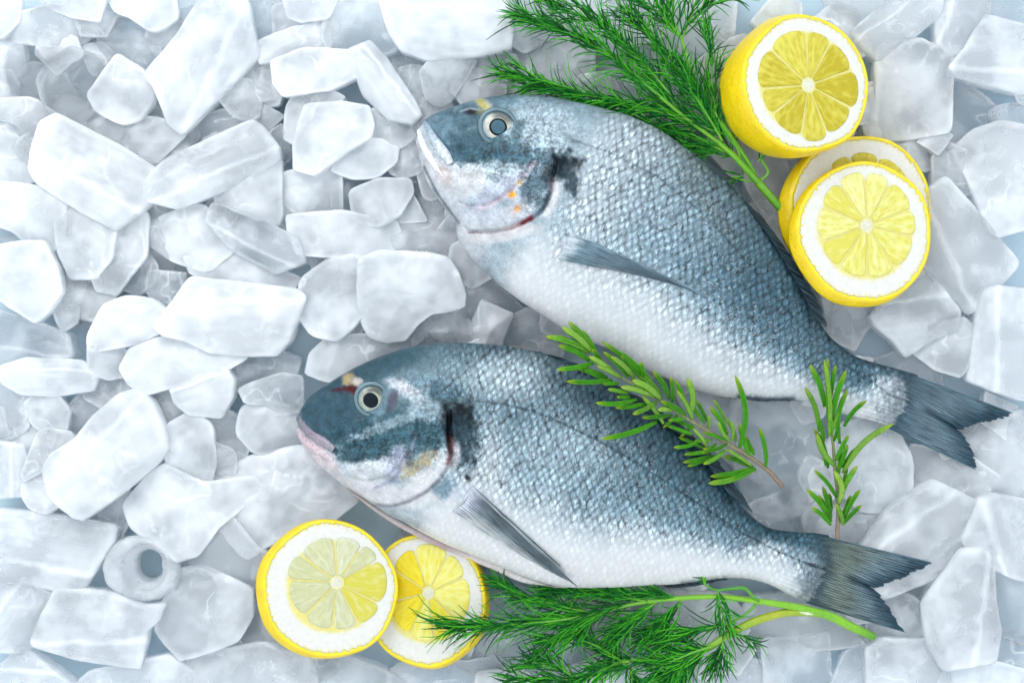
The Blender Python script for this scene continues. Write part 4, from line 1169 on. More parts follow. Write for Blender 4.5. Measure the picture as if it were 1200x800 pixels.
# ---- lower fish -------------------------------------------------------------
F2_TOP = [(346,497),(347.5,482),(357,468.5),(375,455),(401,438.5),(427,425),(456,413.5),(482,406),(511,402.5),(540,401.5),(566,402.5),(592,405),(630,412.5),(652,420),(680,432),(710,447),(740,464),(770,484),(800,506),(825,529),(845,553),(862,577),(876,600),(892,613),(908,621),(935,624.5),(962,626.5),(985,631)]
F2_BOT = [(346,497),(346,507),(354,524),(369,542),(390,559),(406,571),(420,579),(437,590),(457,603),(482,615),(507,628),(535,641),(560,652),(590,665),(620,677),(650,685),(680,688),(720,688),(760,686),(790,685),(820,682),(852,678.5),(877,679.5),(902,686),(925,697),(945,706),(962,713),(975,719)]
P2_OP = [(528,476),(527,500),(530,522),(527,541),(515,560),(500,573),(480,584),(460,590.5),(440,590),(420,581),(406,571)]
P2_PRE = [(492,478),(489,500),(482,522),(470,542),(455,556),(432,561),(410,558)]
P2_LAT = [(556,468),(590,472),(625,480),(660,495),(700,514),(745,541),(790,570),(830,597),(870,624),(910,645),(945,660),(975,672)]


def f2_relief(x, y, t, v):
    r = crease(x, y, P2_OP, 3.6, 2.4, 5.5, 16)
    r += crease(x, y, P2_PRE, 1.8, 2.2, 2.8, 10)
    r += -2.0 * gauss(seg_dist(x, y, [(404,455),(416,455),(428,461)])[0], 3.5)
    r += -0.8 * gauss(seg_dist(x, y, P2_LAT)[0], 1.7)
    r += -4.5 * gauss(seg_dist(x, y, [(526,478),(527,505),(530,535)])[0], 5)
    r += 1.3 * n2(x, y, 30, 15) + 0.5 * n2(x, y, 10, 16) * (t < 0.3)
    # folds in the skin on the flank
    fold = gauss(np.hypot((x - 705) / 45, (y - 560) / 40), 1.0)
    r += 1.5 * fold * np.sin((x * 0.82 + y * 0.57 + 6 * n2(x, y, 25, 18)) / 2.6)
    r += 2.2 * gauss(np.hypot(x - 545, y - 568), 18)
    r += crease(x, y, [(455,556),(458,575),(466,590)], 1.2, 2.0)
    return r


def f2_paint(x, y, t, v):
    c = base_pigment(x, y, t, v, [(-1.1, (0.03,0.09,0.125)), (-0.85, (0.065,0.155,0.205)), (-0.5, (0.12,0.225,0.285)), (-0.1, (0.20,0.315,0.38)), (0.12, (0.27,0.385,0.45)), (0.38, (0.62,0.69,0.73)), (0.62, (0.80,0.82,0.83)), (1.1, (0.80,0.795,0.78))], 61)
    p = Paint(x, y, c)
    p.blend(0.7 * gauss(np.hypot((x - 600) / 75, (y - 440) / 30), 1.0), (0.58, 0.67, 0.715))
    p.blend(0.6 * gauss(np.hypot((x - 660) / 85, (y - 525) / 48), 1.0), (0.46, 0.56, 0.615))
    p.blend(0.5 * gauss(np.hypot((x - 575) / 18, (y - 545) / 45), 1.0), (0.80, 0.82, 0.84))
    p.blend(0.55 * gauss(seg_dist(x, y, [(655,440),(720,478),(790,530),(840,575)])[0], 26), (0.04, 0.11, 0.155))
    p.spot(925, 665, 45, 20, (0.80,0.84,0.86), 0.75, 0.35, 0.5, 62, 0.7)
    p.spot(950, 650, 28, 18, (0.13,0.26,0.34), 0.6, 0.3, 0.7, 63, 0.7)
    p.spot(958, 690, 20, 18, (0.20,0.31,0.40), 0.6, 0.5, 0.7, 64, 0.7)
    hd = 1 - sstep(0.24, 0.31, t + 0.02 * n2(x, y, 12, 4))
    p.blend(hd * 0.6, (0.22, 0.33, 0.395))
    p.spot(390, 485, 40, 28, (0.065,0.155,0.21), 0.95, -0.5, 0.6, 71, 0.6)
    p.spot(440, 428, 48, 15, (0.07,0.16,0.21), 0.92, -0.35, 0.5, 72, 0.6)
    p.spot(430, 520, 40, 22, (0.05,0.14,0.185), 0.92, -0.1, 0.8, 73, 0.7)
    p.spot(472, 495, 22, 20, (0.075,0.18,0.225), 0.8, -0.5, 0.8, 74, 0.7)
    p.spot(455, 497, 34, 5, (0.40,0.50,0.56), 0.6, -0.35, 0.9, 75, 0.7)
    p.spot(472, 452, 15, 6, (0.60,0.64,0.68), 0.7, 0.35, 0.7, 76, 0.7)
    p.spot(486, 461, 22, 7, (0.60,0.61,0.64), 0.55, 0.6, 0.7, 77, 0.7)
    p.spot(435, 550, 36, 10, (0.74,0.77,0.80), 0.9, -0.2, 0.6, 78, 0.7)
    p.spot(440, 575, 40, 12, (0.80,0.80,0.82), 0.95, 0.2, 0.4, 79, 0.7)
    p.spot(400, 552, 14, 10, (0.60,0.66,0.71), 0.7, 0.7, 0.6, 80, 0.7)
    p.spot(465, 540, 9, 18, (0.42,0.44,0.56), 0.7, 0.45, 0.6, 81, 0.7)
    p.line([(490,505),(484,525),(473,545),(462,560),(440,570)], 2.6, (0.30,0.31,0.42), 0.7, 0.4)
    # gill cover
    p.spot(508, 500, 18, 32, (0.06,0.15,0.195), 0.85, 0.15, 0.7, 82, 0.8)
    p.spot(500, 478, 20, 12, (0.40,0.50,0.56), 0.6, 0.3, 0.7, 83, 0.7)
    p.spot(498, 566, 26, 15, (0.82,0.82,0.83), 0.95, -0.7, 0.5, 84, 0.8)
    p.spot(520, 540, 9, 16, (0.74,0.77,0.80), 0.8, 0.3, 0.5, 85, 0.8)
    p.spot(490, 543, 17, 10, (0.44,0.36,0.20), 0.7, -0.6, 1.6, 86, 1.0)
    p.spot(482, 537, 5, 9, (0.10,0.15,0.18), 0.6, 0.2, 1.0, 87, 1.0)
    p.spot(506, 533, 9, 7, (0.56,0.48,0.30), 0.5, -0.3, 1.0, 88, 1.0)
    # black mark behind the head and the open gill slit
    p.spot(540, 488, 21, 27, (0.006,0.02,0.03), 1.0, 0.1, 0.7, 90, 1.4)
    p.spot(546, 520, 14, 28, (0.05,0.115,0.15), 0.85, 0.05, 0.8, 91, 0.9)
    p.spot(520, 455, 20, 9, (0.10,0.20,0.26), 0.75, 0.25, 1.0, 92, 0.9)
    p.line([(523,474),(527,490),(525.5,506),(529,526)], 3.4, (0.006,0.010,0.014), 1.0, 0.3)
    p.line([(531,512),(530,530),(526,540)], 2.8, (0.42,0.20,0.21), 0.9, 0.3)
    p.spot(536, 530, 5, 13, (0.62,0.60,0.64), 0.7, 0.1, 0.5, 93)
    p.line(P2_OP[4:9], 2.0, (0.34,0.33,0.42), 0.6, 0.5)
    p.spot(523, 567, 14, 12, (0.18,0.30,0.38), 0.85, -0.5, 0.8, 94, 0.9)
    p.spot(545, 572, 12, 14, (0.62,0.67,0.74), 0.8, 0.2, 0.6, 95, 0.9)
    p.spot(549, 556, 6, 4, (0.015,0.02,0.03), 0.95, 0.5, 0.3, 96, 1.6)
    # brow, nostrils with blood
    p.spot(410, 444, 8, 6.5, (0.58,0.45,0.22), 0.8, 0.3, 0.9, 97, 1.0)
    p.spot(420, 447, 8, 5, (0.80,0.72,0.66), 0.7, 0.3, 0.6, 98, 1.0)
    p.line([(399,456),(408,455),(417,455)], 2.8, (0.13,0.02,0.03), 0.9, 0.5)
    p.line([(413,455),(421,460),(424,468)], 4.2, (0.17,0.012,0.018), 0.95, 0.5)
    p.line([(390,457),(397,456)], 2.2, (0.09,0.03,0.05), 0.9, 0.2)
    p.spot(462, 468, 5, 12, (0.14,0.13,0.20), 0.8, 0.25, 0.4, 99, 0.8)
    # chin
    d, s, tt = seg_dist(x, y, [(348,497),(362,512),(380,523),(394,530),(402,545),(412,562)])
    p.blend(np.clip(np.where(s > 0, 1 - np.exp(-d / 3.5), 0), 0, 1) * (t < 0.16), (0.76, 0.745, 0.77))
    p.spot(375, 532, 22, 8, (0.80,0.66,0.68), 0.6, 0.65, 0.5, 100, 0.6)
    p.line(P2_LAT, 1.4, (0.03,0.07,0.095), 0.6, 1.2)
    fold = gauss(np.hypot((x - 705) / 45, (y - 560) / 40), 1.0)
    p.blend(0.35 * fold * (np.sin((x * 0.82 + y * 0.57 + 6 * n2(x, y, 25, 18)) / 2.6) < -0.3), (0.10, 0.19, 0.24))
    p.line([(800,683.5),(830,681),(850,679)], 4.0, (0.20,0.25,0.24), 0.8, 0.3)
    scl = sstep(0.27, 0.33, t + 0.025 * n2(x, y, 14, 7) + 0.07 * (v < -0.45)) * (0.35 + 0.65 * (1 - sstep(0.25, 0.62, v)))
    scl = scl * (1 - 0.6 * sstep(0.93, 1.0, t))
    p.blend(0.6 * sstep(0.95, 1.0, t + 0.035 * n2(x, y, 7, 77)), (0.075, 0.11, 0.12))
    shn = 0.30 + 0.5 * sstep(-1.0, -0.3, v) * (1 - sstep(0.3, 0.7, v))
    mot = 0.10 + 0.9 * gauss(np.hypot((x - 432) / 46, (y - 520) / 26), 1.0) + 0.8 * gauss(np.hypot((x - 502) / 26, (y - 505) / 42), 1.0) + 1.0 * gauss(np.hypot((x - 542) / 24, (y - 505) / 48), 1.0) + 0.6 * gauss(np.hypot((x - 505) / 40, (y - 450) / 18), 1.0)
    return p.c, np.clip(scl, 0, 1), np.clip(shn, 0, 1), np.clip(mot, 0, 1)


SKIN2 = fish_material('lower fish skin', 8.5, 12.5)
fish2 = empty('fish', ((640 - 600) * S, (400 - 545) * S, 14 * S))
tag(fish2, 'lower whole silver sea bream with a slit belly and a rosemary sprig across its back', 'fish', 'whole sea bream laid on ice')
Z2 = 18
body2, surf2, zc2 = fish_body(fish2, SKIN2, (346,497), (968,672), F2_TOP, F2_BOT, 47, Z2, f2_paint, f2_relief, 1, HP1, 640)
fish_eye(fish2, surf2, zc2, 438.5, 467, 18.5, (0.33,0.37,0.29), (0.20,0.29,0.29), PUPIL, 7.6, (-1, 0.5), 0.95)
strip('upper_lip', fish2, [(348.5,486),(354,497),(366,508),(381,517),(393,525)], [3.0, 4.5, 5.0, 6.0, 4.0], lambda a, b: surf2(a, b) - 0.5, zc2, [(0.12,0.14,0.18),(0.19,0.16,0.21),(0.26,0.21,0.26),(0.22,0.21,0.25)], LIP, 3.4)
strip('lower_lip', fish2, [(348,501),(354,512),(366,522),(380,530),(391,538)], [3.0, 4.5, 5.5, 5.0, 2.5], lambda a, b: surf2(a, b) - 0.8, zc2, [(0.40,0.32,0.35),(0.50,0.37,0.41),(0.52,0.41,0.45),(0.52,0.47,0.50)], LIP, 3.4)
# the opened belly: a free flap of skin along the lower edge with the cut face showing
strip('belly_flap', fish2, [(405,571),(425,586),(445,600),(470,615),(500,630),(535,645),(575,661.5),(612,678),(648,687)], [0.8, 2.4, 3.6, 4.2, 5.0, 5.4, 5.2, 4.6, 1.2], [44, 44, 44, 44, 42, 40, 40, 42, 44], zc2, [(0.36,0.29,0.25),(0.42,0.36,0.34),(0.46,0.40,0.40),(0.42,0.34,0.34),(0.38,0.28,0.28),(0.62,0.54,0.52),(0.74,0.66,0.64),(0.76,0.72,0.70),(0.70,0.66,0.62)], FLAP, 3.0, n=140)
strip('belly_rim', fish2, [(420,577),(445,593),(480,612),(520,632),(560,648),(600,664),(640,680)], [0.6, 1.6, 2.4, 3.2, 3.6, 3.2, 1.0], [52, 54, 55, 55, 55, 54, 53], zc2, [(0.80,0.77,0.72),(0.80,0.78,0.76),(0.80,0.74,0.74),(0.78,0.68,0.70),(0.80,0.72,0.72)], FLAP, 2.4, n=120)


def pelvic_col(a, t, X, Y):
    return np.array([0.66,0.65,0.60])[None] * (0.75 + 0.3 * n2(X, Y, 12, 4))[:, None] * (1 - 0.35 * a[:, None])

fin_mesh('pelvic_fin', fish2, [(590,662),(600,668),(612,675)], [(677,682),(668,687),(650,688)], 52, 55, zc2, pelvic_col, 8, 2.0, jag=2, seed=21)


def pect2_col(a, t, X, Y):
    c = np.array([0.16,0.21,0.24])[None] * (1.35 - 0.75 * sstep(0.1, 0.5, 1 - a))[:, None]
    w = (sstep(0.45, 0.95, a))[:, None]
    c = c * (1 - 0.8 * w) + np.array([0.46,0.47,0.465]) * 0.8 * w
    vio = (gauss(t - 0.05, 0.1) * 0.5)[:, None]
    c = c * (1 - vio) + np.array([0.26,0.26,0.35]) * vio
    rt = sstep(0.09, 0.0, t + 0.05 * n2(X, Y, 4, 9))[:, None] * 0.75
    c = c * (1 - rt) + np.array([0.52,0.55,0.60]) * rt
    return c * (1 + 0.25 * n2(X, Y, 10, 4))[:, None]

fin_mesh('pectoral_fin', fish2, [(549,559),(551,573),(545,586),(531,594)], [(678,685),(671,681),(655,672),(622,655)], surf2(548, 574) + 1.4, surf2(665, 672) + 4, zc2, pect2_col, 15, 2.2, seed=22, sag=-4, jag=4)
fin_mesh('pectoral_fin', fish2, [(552,562),(556,566),(558,572)], [(662,664),(658,661),(652,662)], surf2(552, 566) + 1.5, surf2(655, 655) + 1.5, zc2, pect2_col, 5, 1.6, seed=23, sag=-2)['label'] = 'split upper ray of the pectoral fin'
u1_ = fin_mesh('tail_fin', fish2, [(958,627),(966,640),(971,655),(969,668)], [(1100,662),(1083,671),(1062,681),(1045,688),(1034,693),(1025,690)], Z2 + 8, Z2 + 5, zc2, tail_col(True), 17, 2.4, na=120, nb=70, jag=5, seed=31, sag=-3)
u2_ = fin_mesh('tail_fin', fish2, [(948,709),(957,697),(964,682),(971,664)], [(1068,745),(1063,738),(1055,726),(1045,711),(1037,700),(1027,691)], Z2 + 7.5, Z2 + 4, zc2, tail_col(True), 17, 2.4, na=120, nb=70, jag=5, seed=32, sag=-3)
for o_, q in ((u1_, 'olive tinged upper lobe of the forked tail'), (u2_, 'olive tinged lower lobe of the forked tail')): o_['label'] = q
fin_mesh('dorsal_fin', fish2, [(566,407),(620,415),(680,438),(740,472),(790,505),(826,541),(852,577)], [(576,402),(628,410),(690,431),(752,465),(806,502),(848,546),(885,604)], Z2 + 46, Z2 + 38, zc2, dors_col, 26, 2.2, na=240, nb=16, jag=7, seed=33)
fin_mesh('anal_fin', fish2, [(770,682),(800,680),(830,677),(848,675)], [(785,691),(812,690),(838,685),(856,681)], Z2 + 22, Z2 + 12, zc2, dors_col, 9, 1.8, na=70, nb=10, jag=1.5, seed=34)
# ------------------------------------------------------------------ lemons
RIND, PITH = rind_material(), pith_material()
Y_RIND = np.array([0.76, 0.55, 0.004]); Y_EDGE = np.array([0.80, 0.66, 0.02]); WHITE = np.array([0.74, 0.73, 0.655])


def rot_xyz(V, tx, ty, tz):
    """tilts in degrees: tx about the photo's x axis, ty about its y axis"""
    a, b, c = R(tx), R(ty), R(tz)
    Rz = np.array([[math.cos(c), -math.sin(c), 0], [math.sin(c), math.cos(c), 0], [0, 0, 1]])
    Rx = np.array([[1, 0, 0], [0, math.cos(a), -math.sin(a)], [0, math.sin(a), math.cos(a)]])
    Ry = np.array([[math.cos(b), 0, math.sin(b)], [0, 1, 0], [-math.sin(b), 0, math.cos(b)]])
    return V @ (Ry @ Rx @ Rz).T


def lemon(name, label, c, z0, rx, ry, pulp_c, pulp_r, thick, shift, tilt, pulps, nseg, a0, seed, half=None, group=None, grow=1.022, lump=0.012, pulp_amp=0.0):
    """c: centre of the cut face; shift: how far the lower rim lies to the side; half: depth and sideways lean of an uncut end"""
    rs = np.random.default_rng(seed)
    n = 360; th = np.arange(n) * 2 * math.pi / n
    def outline(t):
        s = 1 + lump * (1.1 * np.sin(2 * t + seed) + 0.8 * np.sin(3 * t + 2.1 * seed) + 0.7 * np.sin(5 * t + 1.3 * seed) + 0.5 * np.sin(7 * t + seed * .7))
        return s
    O = outline(th)
    px, py = rx * O * np.cos(th), ry * O * np.sin(th)
    dots = 0.006 * np.tanh(3 * np.sin(th * 56 + 2.5 * np.sin(th * 9 + seed) + 1.5 * np.sin(th * 17 + 2 * seed))) + 0.007 * rs.normal(0, 1, n)
    root = empty(name, ((c[0] - 600) * depth_k(z0) * S, (400 - c[1]) * depth_k(z0) * S, (z0 - thick) * S))
    tag(root, label, 'lemon', group)
    def put(part, V, F, mat, attrs=None, parent=root, label=None):
        V = rot_xyz(np.asarray(V, float), *tilt) + np.array([c[0], c[1], z0])
        o = mesh_obj(part, place(V, z0), F, mat, parent, attrs)
        if label: o['label'] = label
        return o
    # rind
    rows, cols = [], []
    rin = 0.945 + dots
    band = [(rin, -1.2, WHITE * 0.95), (rin + 0.004, 0.05, Y_EDGE), (0.972 + 0 * th, 0.55, Y_EDGE), (0.992 + 0 * th, 0.1, Y_RIND)]
    for f, z, col in band:
        rows.append(np.stack([px * f, py * f, np.full(n, z)], -1)); cols.append(np.tile(col, (n, 1)))
    if half is None:
        for q in np.linspace(0.08, 1, 9):
            f = 1 + (grow - 1) * math.sin(q * math.pi * 0.6) / math.sin(0.6 * math.pi)
            rows.append(np.stack([px * f + shift[0] * q, py * f + shift[1] * q, np.full(n, -thick * q)], -1)); cols.append(np.tile(Y_RIND * (0.96 + 0.04 * (1 - q)), (n, 1)))
        rows.append(np.stack([px * 0.9 + shift[0], py * 0.9 + shift[1], np.full(n, -thick - 0.6)], -1)); cols.append(np.tile(WHITE, (n, 1)))
    else:
        dep, lean = half
        for q in np.linspace(0.03, 1, 40):
            b = math.sqrt(max(1 - ((q - 0.22) / 0.80) ** 2, 0)) / math.sqrt(1 - (0.22 / 0.8) ** 2)
            b = max(b, 0.02) if q < 0.985 else 0.02
            wob = 1 + 0.012 * fbm(np.stack([np.cos(th) * 3, np.sin(th) * 3, np.full(n, q * 4)], -1), seed, 2)
            rows.append(np.stack([px * b * wob + lean[0] * q, py * b * wob + lean[1] * q, np.full(n, -dep * q)], -1)); cols.append(np.tile(Y_RIND, (n, 1)))
    V = np.concatenate(rows); m = len(rows)
    F = grid_faces(m, n, wrap_m=True).tolist()
    if half is None: F += grid_faces(2, n, wrap_m=True, off=0).tolist() and [[(m - 1) * n + j for j in range(n)]]
    else: F.append([(m - 1) * n + j for j in range(n)])
    F.append(list(range(n))[::-1])
    # the inner disc of the rind lies under the pith
    put('rind', V, F, RIND, {'col': np.concatenate(cols)})
    # pith: white ring, pale yellow where it runs between the segments, soft white core
    pc = np.array(pulp_c, float) - np.array(c, float)
    rr = np.r_[np.linspace(1.0, 0.62, 16), np.linspace(0.6, 0.0, 22)[:-1]]
    edge = np.stack([px * (rin - 0.002), py * (rin - 0.002)], -1)
    rows, cols = [], []
    pr = (pulp_r[0] + pulp_r[1]) / 2 / ((rx + ry) / 2)
    for f in rr:
        w = 1 - f
        P = edge * f + pc * (w / 1.0)
        z = -0.25 + 0.3 * math.sin(min((1 - f) * 8, 1) * math.pi / 2) + 0.25 * n2(P[:, 0] + 300, P[:, 1] + 300, 7, seed)
        rows.append(np.stack([P[:, 0], P[:, 1], z], -1))
        inr = sstep(pr * 1.06, pr * 0.96, np.array(f)); core = sstep(0.13, 0.05, np.array(f))
        col = WHITE * (1 - inr) + np.array([0.74, 0.66, 0.20]) * inr
        col = col * (1 - core) + np.array([0.78, 0.76, 0.58]) * core
        yl = (sstep(0.94, 1.0, np.array(f)) * (0.5 + 0.5 * np.tanh(4 * np.sin(th * 73 + 40 * f + 3 * np.sin(th * 11)))))[:, None] * 0.8
        cols.append(col * (1 - yl) + np.array([0.80, 0.68, 0.08]) * yl)
    V = np.concatenate(rows + [np.array([[pc[0], pc[1], -0.1]])]); m = len(rows)
    F = grid_faces(m, n, wrap_m=True).tolist() + [[(m - 1) * n + j, (m - 1) * n + (j + 1) % n, m * n] for j in range(n)]
    cols.append(WHITE[None])
    # underside
    b = len(V)
    V = np.vstack([V, rows[0] - np.array([0, 0, 0.8])]); cols.append(np.tile(WHITE, (n, 1)))
    F += [[j, b + j, b + (j + 1) % n, (j + 1) % n] for j in range(n)]; F.append([b + j for j in range(n)][::-1])
    put('pith', V, F, PITH, {'col': np.concatenate(cols)})
    # segments
    cuts = a0 + (np.arange(nseg) + rs.normal(0, 0.10, nseg)) * 2 * math.pi / nseg
    for i in range(nseg):
        a, bb = cuts[i], cuts[(i + 1) % nseg]
        if bb < a: bb += 2 * math.pi
        na, nr = 26, 22
        am = (a + bb) / 2; ha = (bb - a) / 2
        rmax = rs.uniform(0.97, 1.04)
        u = np.linspace(-1, 1, na); rws = []; suv = []
        for q in np.linspace(0, 1, nr):
            r = 0.13 + (rmax - 0.13) * q
            gap = 0.016 / max(r, 0.05)
            hw = np.clip(ha - gap, 0.02, None)
            # round the outer corners
            rc = r * (1 - 0.10 * q ** 3 * np.abs(u) ** 4)
            t = am + u * hw
            X = pc[0] + pulp_r[0] * rc * np.cos(t); Yq = pc[1] + pulp_r[1] * rc * np.sin(t)
            e = np.minimum(1 - np.abs(u), np.minimum(q, 1 - q) * 2.0) 
            z = 0.35 + 0.95 * np.clip(e * 6, 0, 1) ** 0.5 * (e > 0) + 0.28 * n2(X + 300, Yq + 300, 5, seed + i) * (e > 0.05)
            z = np.where(e <= 0, -0.6, z)
            rws.append(np.stack([X, Yq, z], -1)); suv.append(np.stack([r * pulp_r[0] * np.ones(na), (t - am) * 0.62 * pulp_r[0] * (0.35 + 0.65 * r) + 40 * i, 0 * t], -1))
        V = np.concatenate(rws); nn = len(V)
        V2 = V.copy(); V2[:, 2] = -0.7
        F = grid_faces(nr, na).tolist() + grid_faces(nr, na, off=nn, flip=True).tolist()
        per = list(range(na)) + [k * na + na - 1 for k in range(1, nr)] + [(nr - 1) * na + k for k in range(na - 2, -1, -1)] + [k * na for k in range(nr - 2, 0, -1)]
        F += [[per[k], per[(k + 1) % len(per)], per[(k + 1) % len(per)] + nn, per[k] + nn] for k in range(len(per))]
        sv = np.concatenate(suv)
        mt = pulps[i % len(pulps)] if len(pulps) > 1 else pulps[0]
        put('segment', np.vstack([V, V2]), F, mt, {'suv': np.vstack([sv, sv])})
    # core
    V, F, fr = dome(pc[0], pc[1], pulp_r[0] * 0.10, pulp_r[1] * 0.10, 0.0, 1.1, a0, n=90, m=8)
    ta = np.arctan2(V[:, 1] - pc[1], V[:, 0] - pc[0])
    V[:, :2] = pc + (V[:, :2] - pc) * (0.8 + 0.45 * np.cos((ta - a0) * nseg) * fr + 0.15 * np.sin(ta * 3 + seed))[:, None]
    put('core', V, F, PITH, {'col': np.tile(np.array([0.72, 0.70, 0.56]), (len(V), 1))})
    return root


P_HALF = pulp_material('pulp deep', (0.50, 0.40, 0.015), (0.74, 0.64, 0.10), 0.05)
P_MID = pulp_material('pulp mid', (0.74, 0.65, 0.11), (0.90, 0.85, 0.34), 0.06)
P_PALE = pulp_material('pulp pale', (0.68, 0.67, 0.36), (0.84, 0.84, 0.58), 0.2)
P_PALE2 = pulp_material('pulp pale yellow', (0.74, 0.65, 0.09), (0.86, 0.81, 0.36), 0.15)
P_STRONG = pulp_material('pulp strong', (0.82, 0.56, 0.004), (0.92, 0.72, 0.04), 0.04)
P_STRONG2 = pulp_material('pulp light yellow', (0.86, 0.68, 0.04), (0.94, 0.84, 0.25), 0.04)

SL = 'lemon slices laid on the ice'
lemon('lemon_half', 'big cut lemon half showing its rind and face, above the two stacked slices', (945, 98), 92, 80, 82, (947.5, 100), (63, 66), 30, (0, 0), (6, 16, 0), [P_HALF], 9, 0.42, 3, half=(112, (-16, -4)))
lemon('lemon_slice', 'rear of the two stacked right slices, half hidden below the lemon half', (1010, 242), 40, 86, 84, (1012, 238), (60, 59), 13, (-10, 7), (4, 5, 0), [P_HALF], 10, 0.2, 5, group=SL)
lemon('lemon_slice', 'front lemon slice of the right stack, lying over another slice beside the upper fish', (1014, 271), 64, 80, 84, (1016, 264), (60, 63), 11, (-5.5, 4), (5, 7, 0), [P_MID], 10, 0.32, 8, group=SL)
lemon('lemon_slice', 'pale see through lemon slice at the lower left, lying on top of a yellower slice', (387, 690), 56, 80, 80, (395, 682), (58, 56), 11, (-6, 3), (-2, 6, 0), [P_PALE2, P_PALE2, P_PALE, P_PALE, P_PALE, P_PALE, P_PALE, P_PALE, P_PALE], 9, -0.30, 12, group=SL)
lemon('lemon_slice', 'strong yellow lemon slice touched by the dill tip and partly under the paler slice', (499, 703), 34, 70, 80, (502, 694), (49, 58), 13, (2, 3), (-3, -6, 0), [P_STRONG2, P_STRONG2, P_STRONG, P_STRONG, P_STRONG, P_STRONG2, P_STRONG2, P_STRONG2], 8, 0.55, 15, group=SL)
# ------------------------------------------------------------------ herbs
DILL_STEM = attr_material('dill stem', 0.32, bump_scale=500, bump_d=0.0003, sub=0.15, vary=0.12)
DILL_LEAF = attr_material('dill leaf', 0.42, vary=0.2, spec=0.15)
ROSE_LEAF = attr_material('rosemary leaf', 0.33, bump_scale=900, bump_d=0.0002, vary=0.2, spec=0.16)
ROSE_STEM = attr_material('rosemary stem', 0.7, bump_scale=800, bump_d=0.0005, vary=0.3)


def dill_col(rs):
    k = rs.random()
    dark, mid, lite = np.array([0.003, 0.05, 0.014]), np.array([0.010, 0.19, 0.018]), np.array([0.08, 0.46, 0.018])
    return (dark * (1 - k * 2) + mid * k * 2) if k < 0.5 else (mid * (2 - 2 * k) + lite * (2 * k - 1))


def needle(bag, p, d, L, rs, r=0.95, zv=0.0, curl=0.25):
    """thread leaf from p (x, y, z) along d (unit, 2-D)"""
    nrm = np.array([-d[1], d[0]]); k = rs.normal(0, curl * 1.3)
    t = np.linspace(0, 1, 5)
    P = np.stack([p[0] + d[0] * L * t + nrm[0] * k * L * t ** 2, p[1] + d[1] * L * t + nrm[1] * k * L * t ** 2, p[2] + zv * L * t - 0.15 * zv * L * t ** 2], -1)
    V, F = tube_geo(P, r * np.array([0.85, 1.0, 0.95, 0.75, 0.3]), 4)
    bag.add(V, F, dill_col(rs))


def frond(parent, name, axis, rs, zc, nb, l0, l1, ang=0.5, nn=5, nl=18, r=0.95, stem_r=(1.6, 0.8), start=0.08, zs=0.25, both=True, tuft=6, lean=0.0):
    """a feathery frond: axis (x, y, z) points, side branchlets shorter to the tip, each with thread leaves"""
    A = spline(axis, 80); T = np.gradient(A, axis=0); T /= np.linalg.norm(T[:, :2], axis=1)[:, None] + 1e-9
    bag = Bag(); stem = Bag()
    V, F = tube_geo(A, np.linspace(stem_r[0], stem_r[1], 80), 8)
    cs = np.linspace(0, 1, 80)[:, None]
    stem.add(V, F, np.repeat(np.array([0.13, 0.36, 0.02]) * (1 - cs) + np.array([0.05, 0.27, 0.025]) * cs, 8, 0))
    for i in range(nb):
        q = start + (1 - start) * (i + rs.uniform(-0.2, 0.2)) / nb
        q = min(max(q, 0), 0.995); k = int(q * 79)
        for sgn in ((1, -1) if both else (1 if i % 2 else -1,)):
            a = sgn * ang * 0.82 * rs.uniform(0.5, 1.3) + lean
            d0 = T[k, :2]; d = np.array([d0[0] * math.cos(a) - d0[1] * math.sin(a), d0[0] * math.sin(a) + d0[1] * math.cos(a)])
            L = (l0 * (1 - q) + l1 * q) * rs.uniform(0.75, 1.35)
            bend = -sgn * rs.uniform(0.05, 0.35); nrm = np.array([-d[1], d[0]])
            t = np.linspace(0, 1, 12); zv = rs.normal(0, zs)
            B = np.stack([A[k, 0] + d[0] * L * t + nrm[0] * bend * L * t ** 2, A[k, 1] + d[1] * L * t + nrm[1] * bend * L * t ** 2, A[k, 2] + zv * L * t * (1 - 0.5 * t)], -1)
            V, F = tube_geo(B, r * np.linspace(1.05, 0.7, 12), 4); bag.add(V, F, dill_col(rs))
            TB = np.gradient(B[:, :2], axis=0); TB /= np.linalg.norm(TB, axis=1)[:, None] + 1e-9
            for j in range(nn):
                w = (j + 0.8) / nn * 0.97; kk = min(int(w * 11), 11)
                for s2 in (1, -1):
                    if rs.random() < 0.45: continue
                    b = s2 * rs.uniform(0.10, 0.45)
                    dd = np.array([TB[kk, 0] * math.cos(b) - TB[kk, 1] * math.sin(b), TB[kk, 0] * math.sin(b) + TB[kk, 1] * math.cos(b)])
                    needle(bag, B[kk], dd, nl * rs.uniform(0.8, 2.5) * (1 - 0.3 * w), rs, r * 0.78, rs.normal(0, 0.25))
            needle(bag, B[-1], TB[-1], nl * 0.8, rs, r * 0.85, 0)
    for j in range(tuft):
        b = rs.normal(0, 0.35); d0 = T[-1, :2]
        dd = np.array([d0[0] * math.cos(b) - d0[1] * math.sin(b), d0[0] * math.sin(b) + d0[1] * math.cos(b)])
        needle(bag, A[-1 - j % 6], dd, nl * rs.uniform(0.6, 1.2), rs, r * 0.9, rs.normal(0, 0.2))
    st = stem.build('stalk', DILL_STEM, parent, zc)
    f = bag.build(name, DILL_LEAF, parent, zc)
    st.parent = f; st.location = (0, 0, 0)
    return f


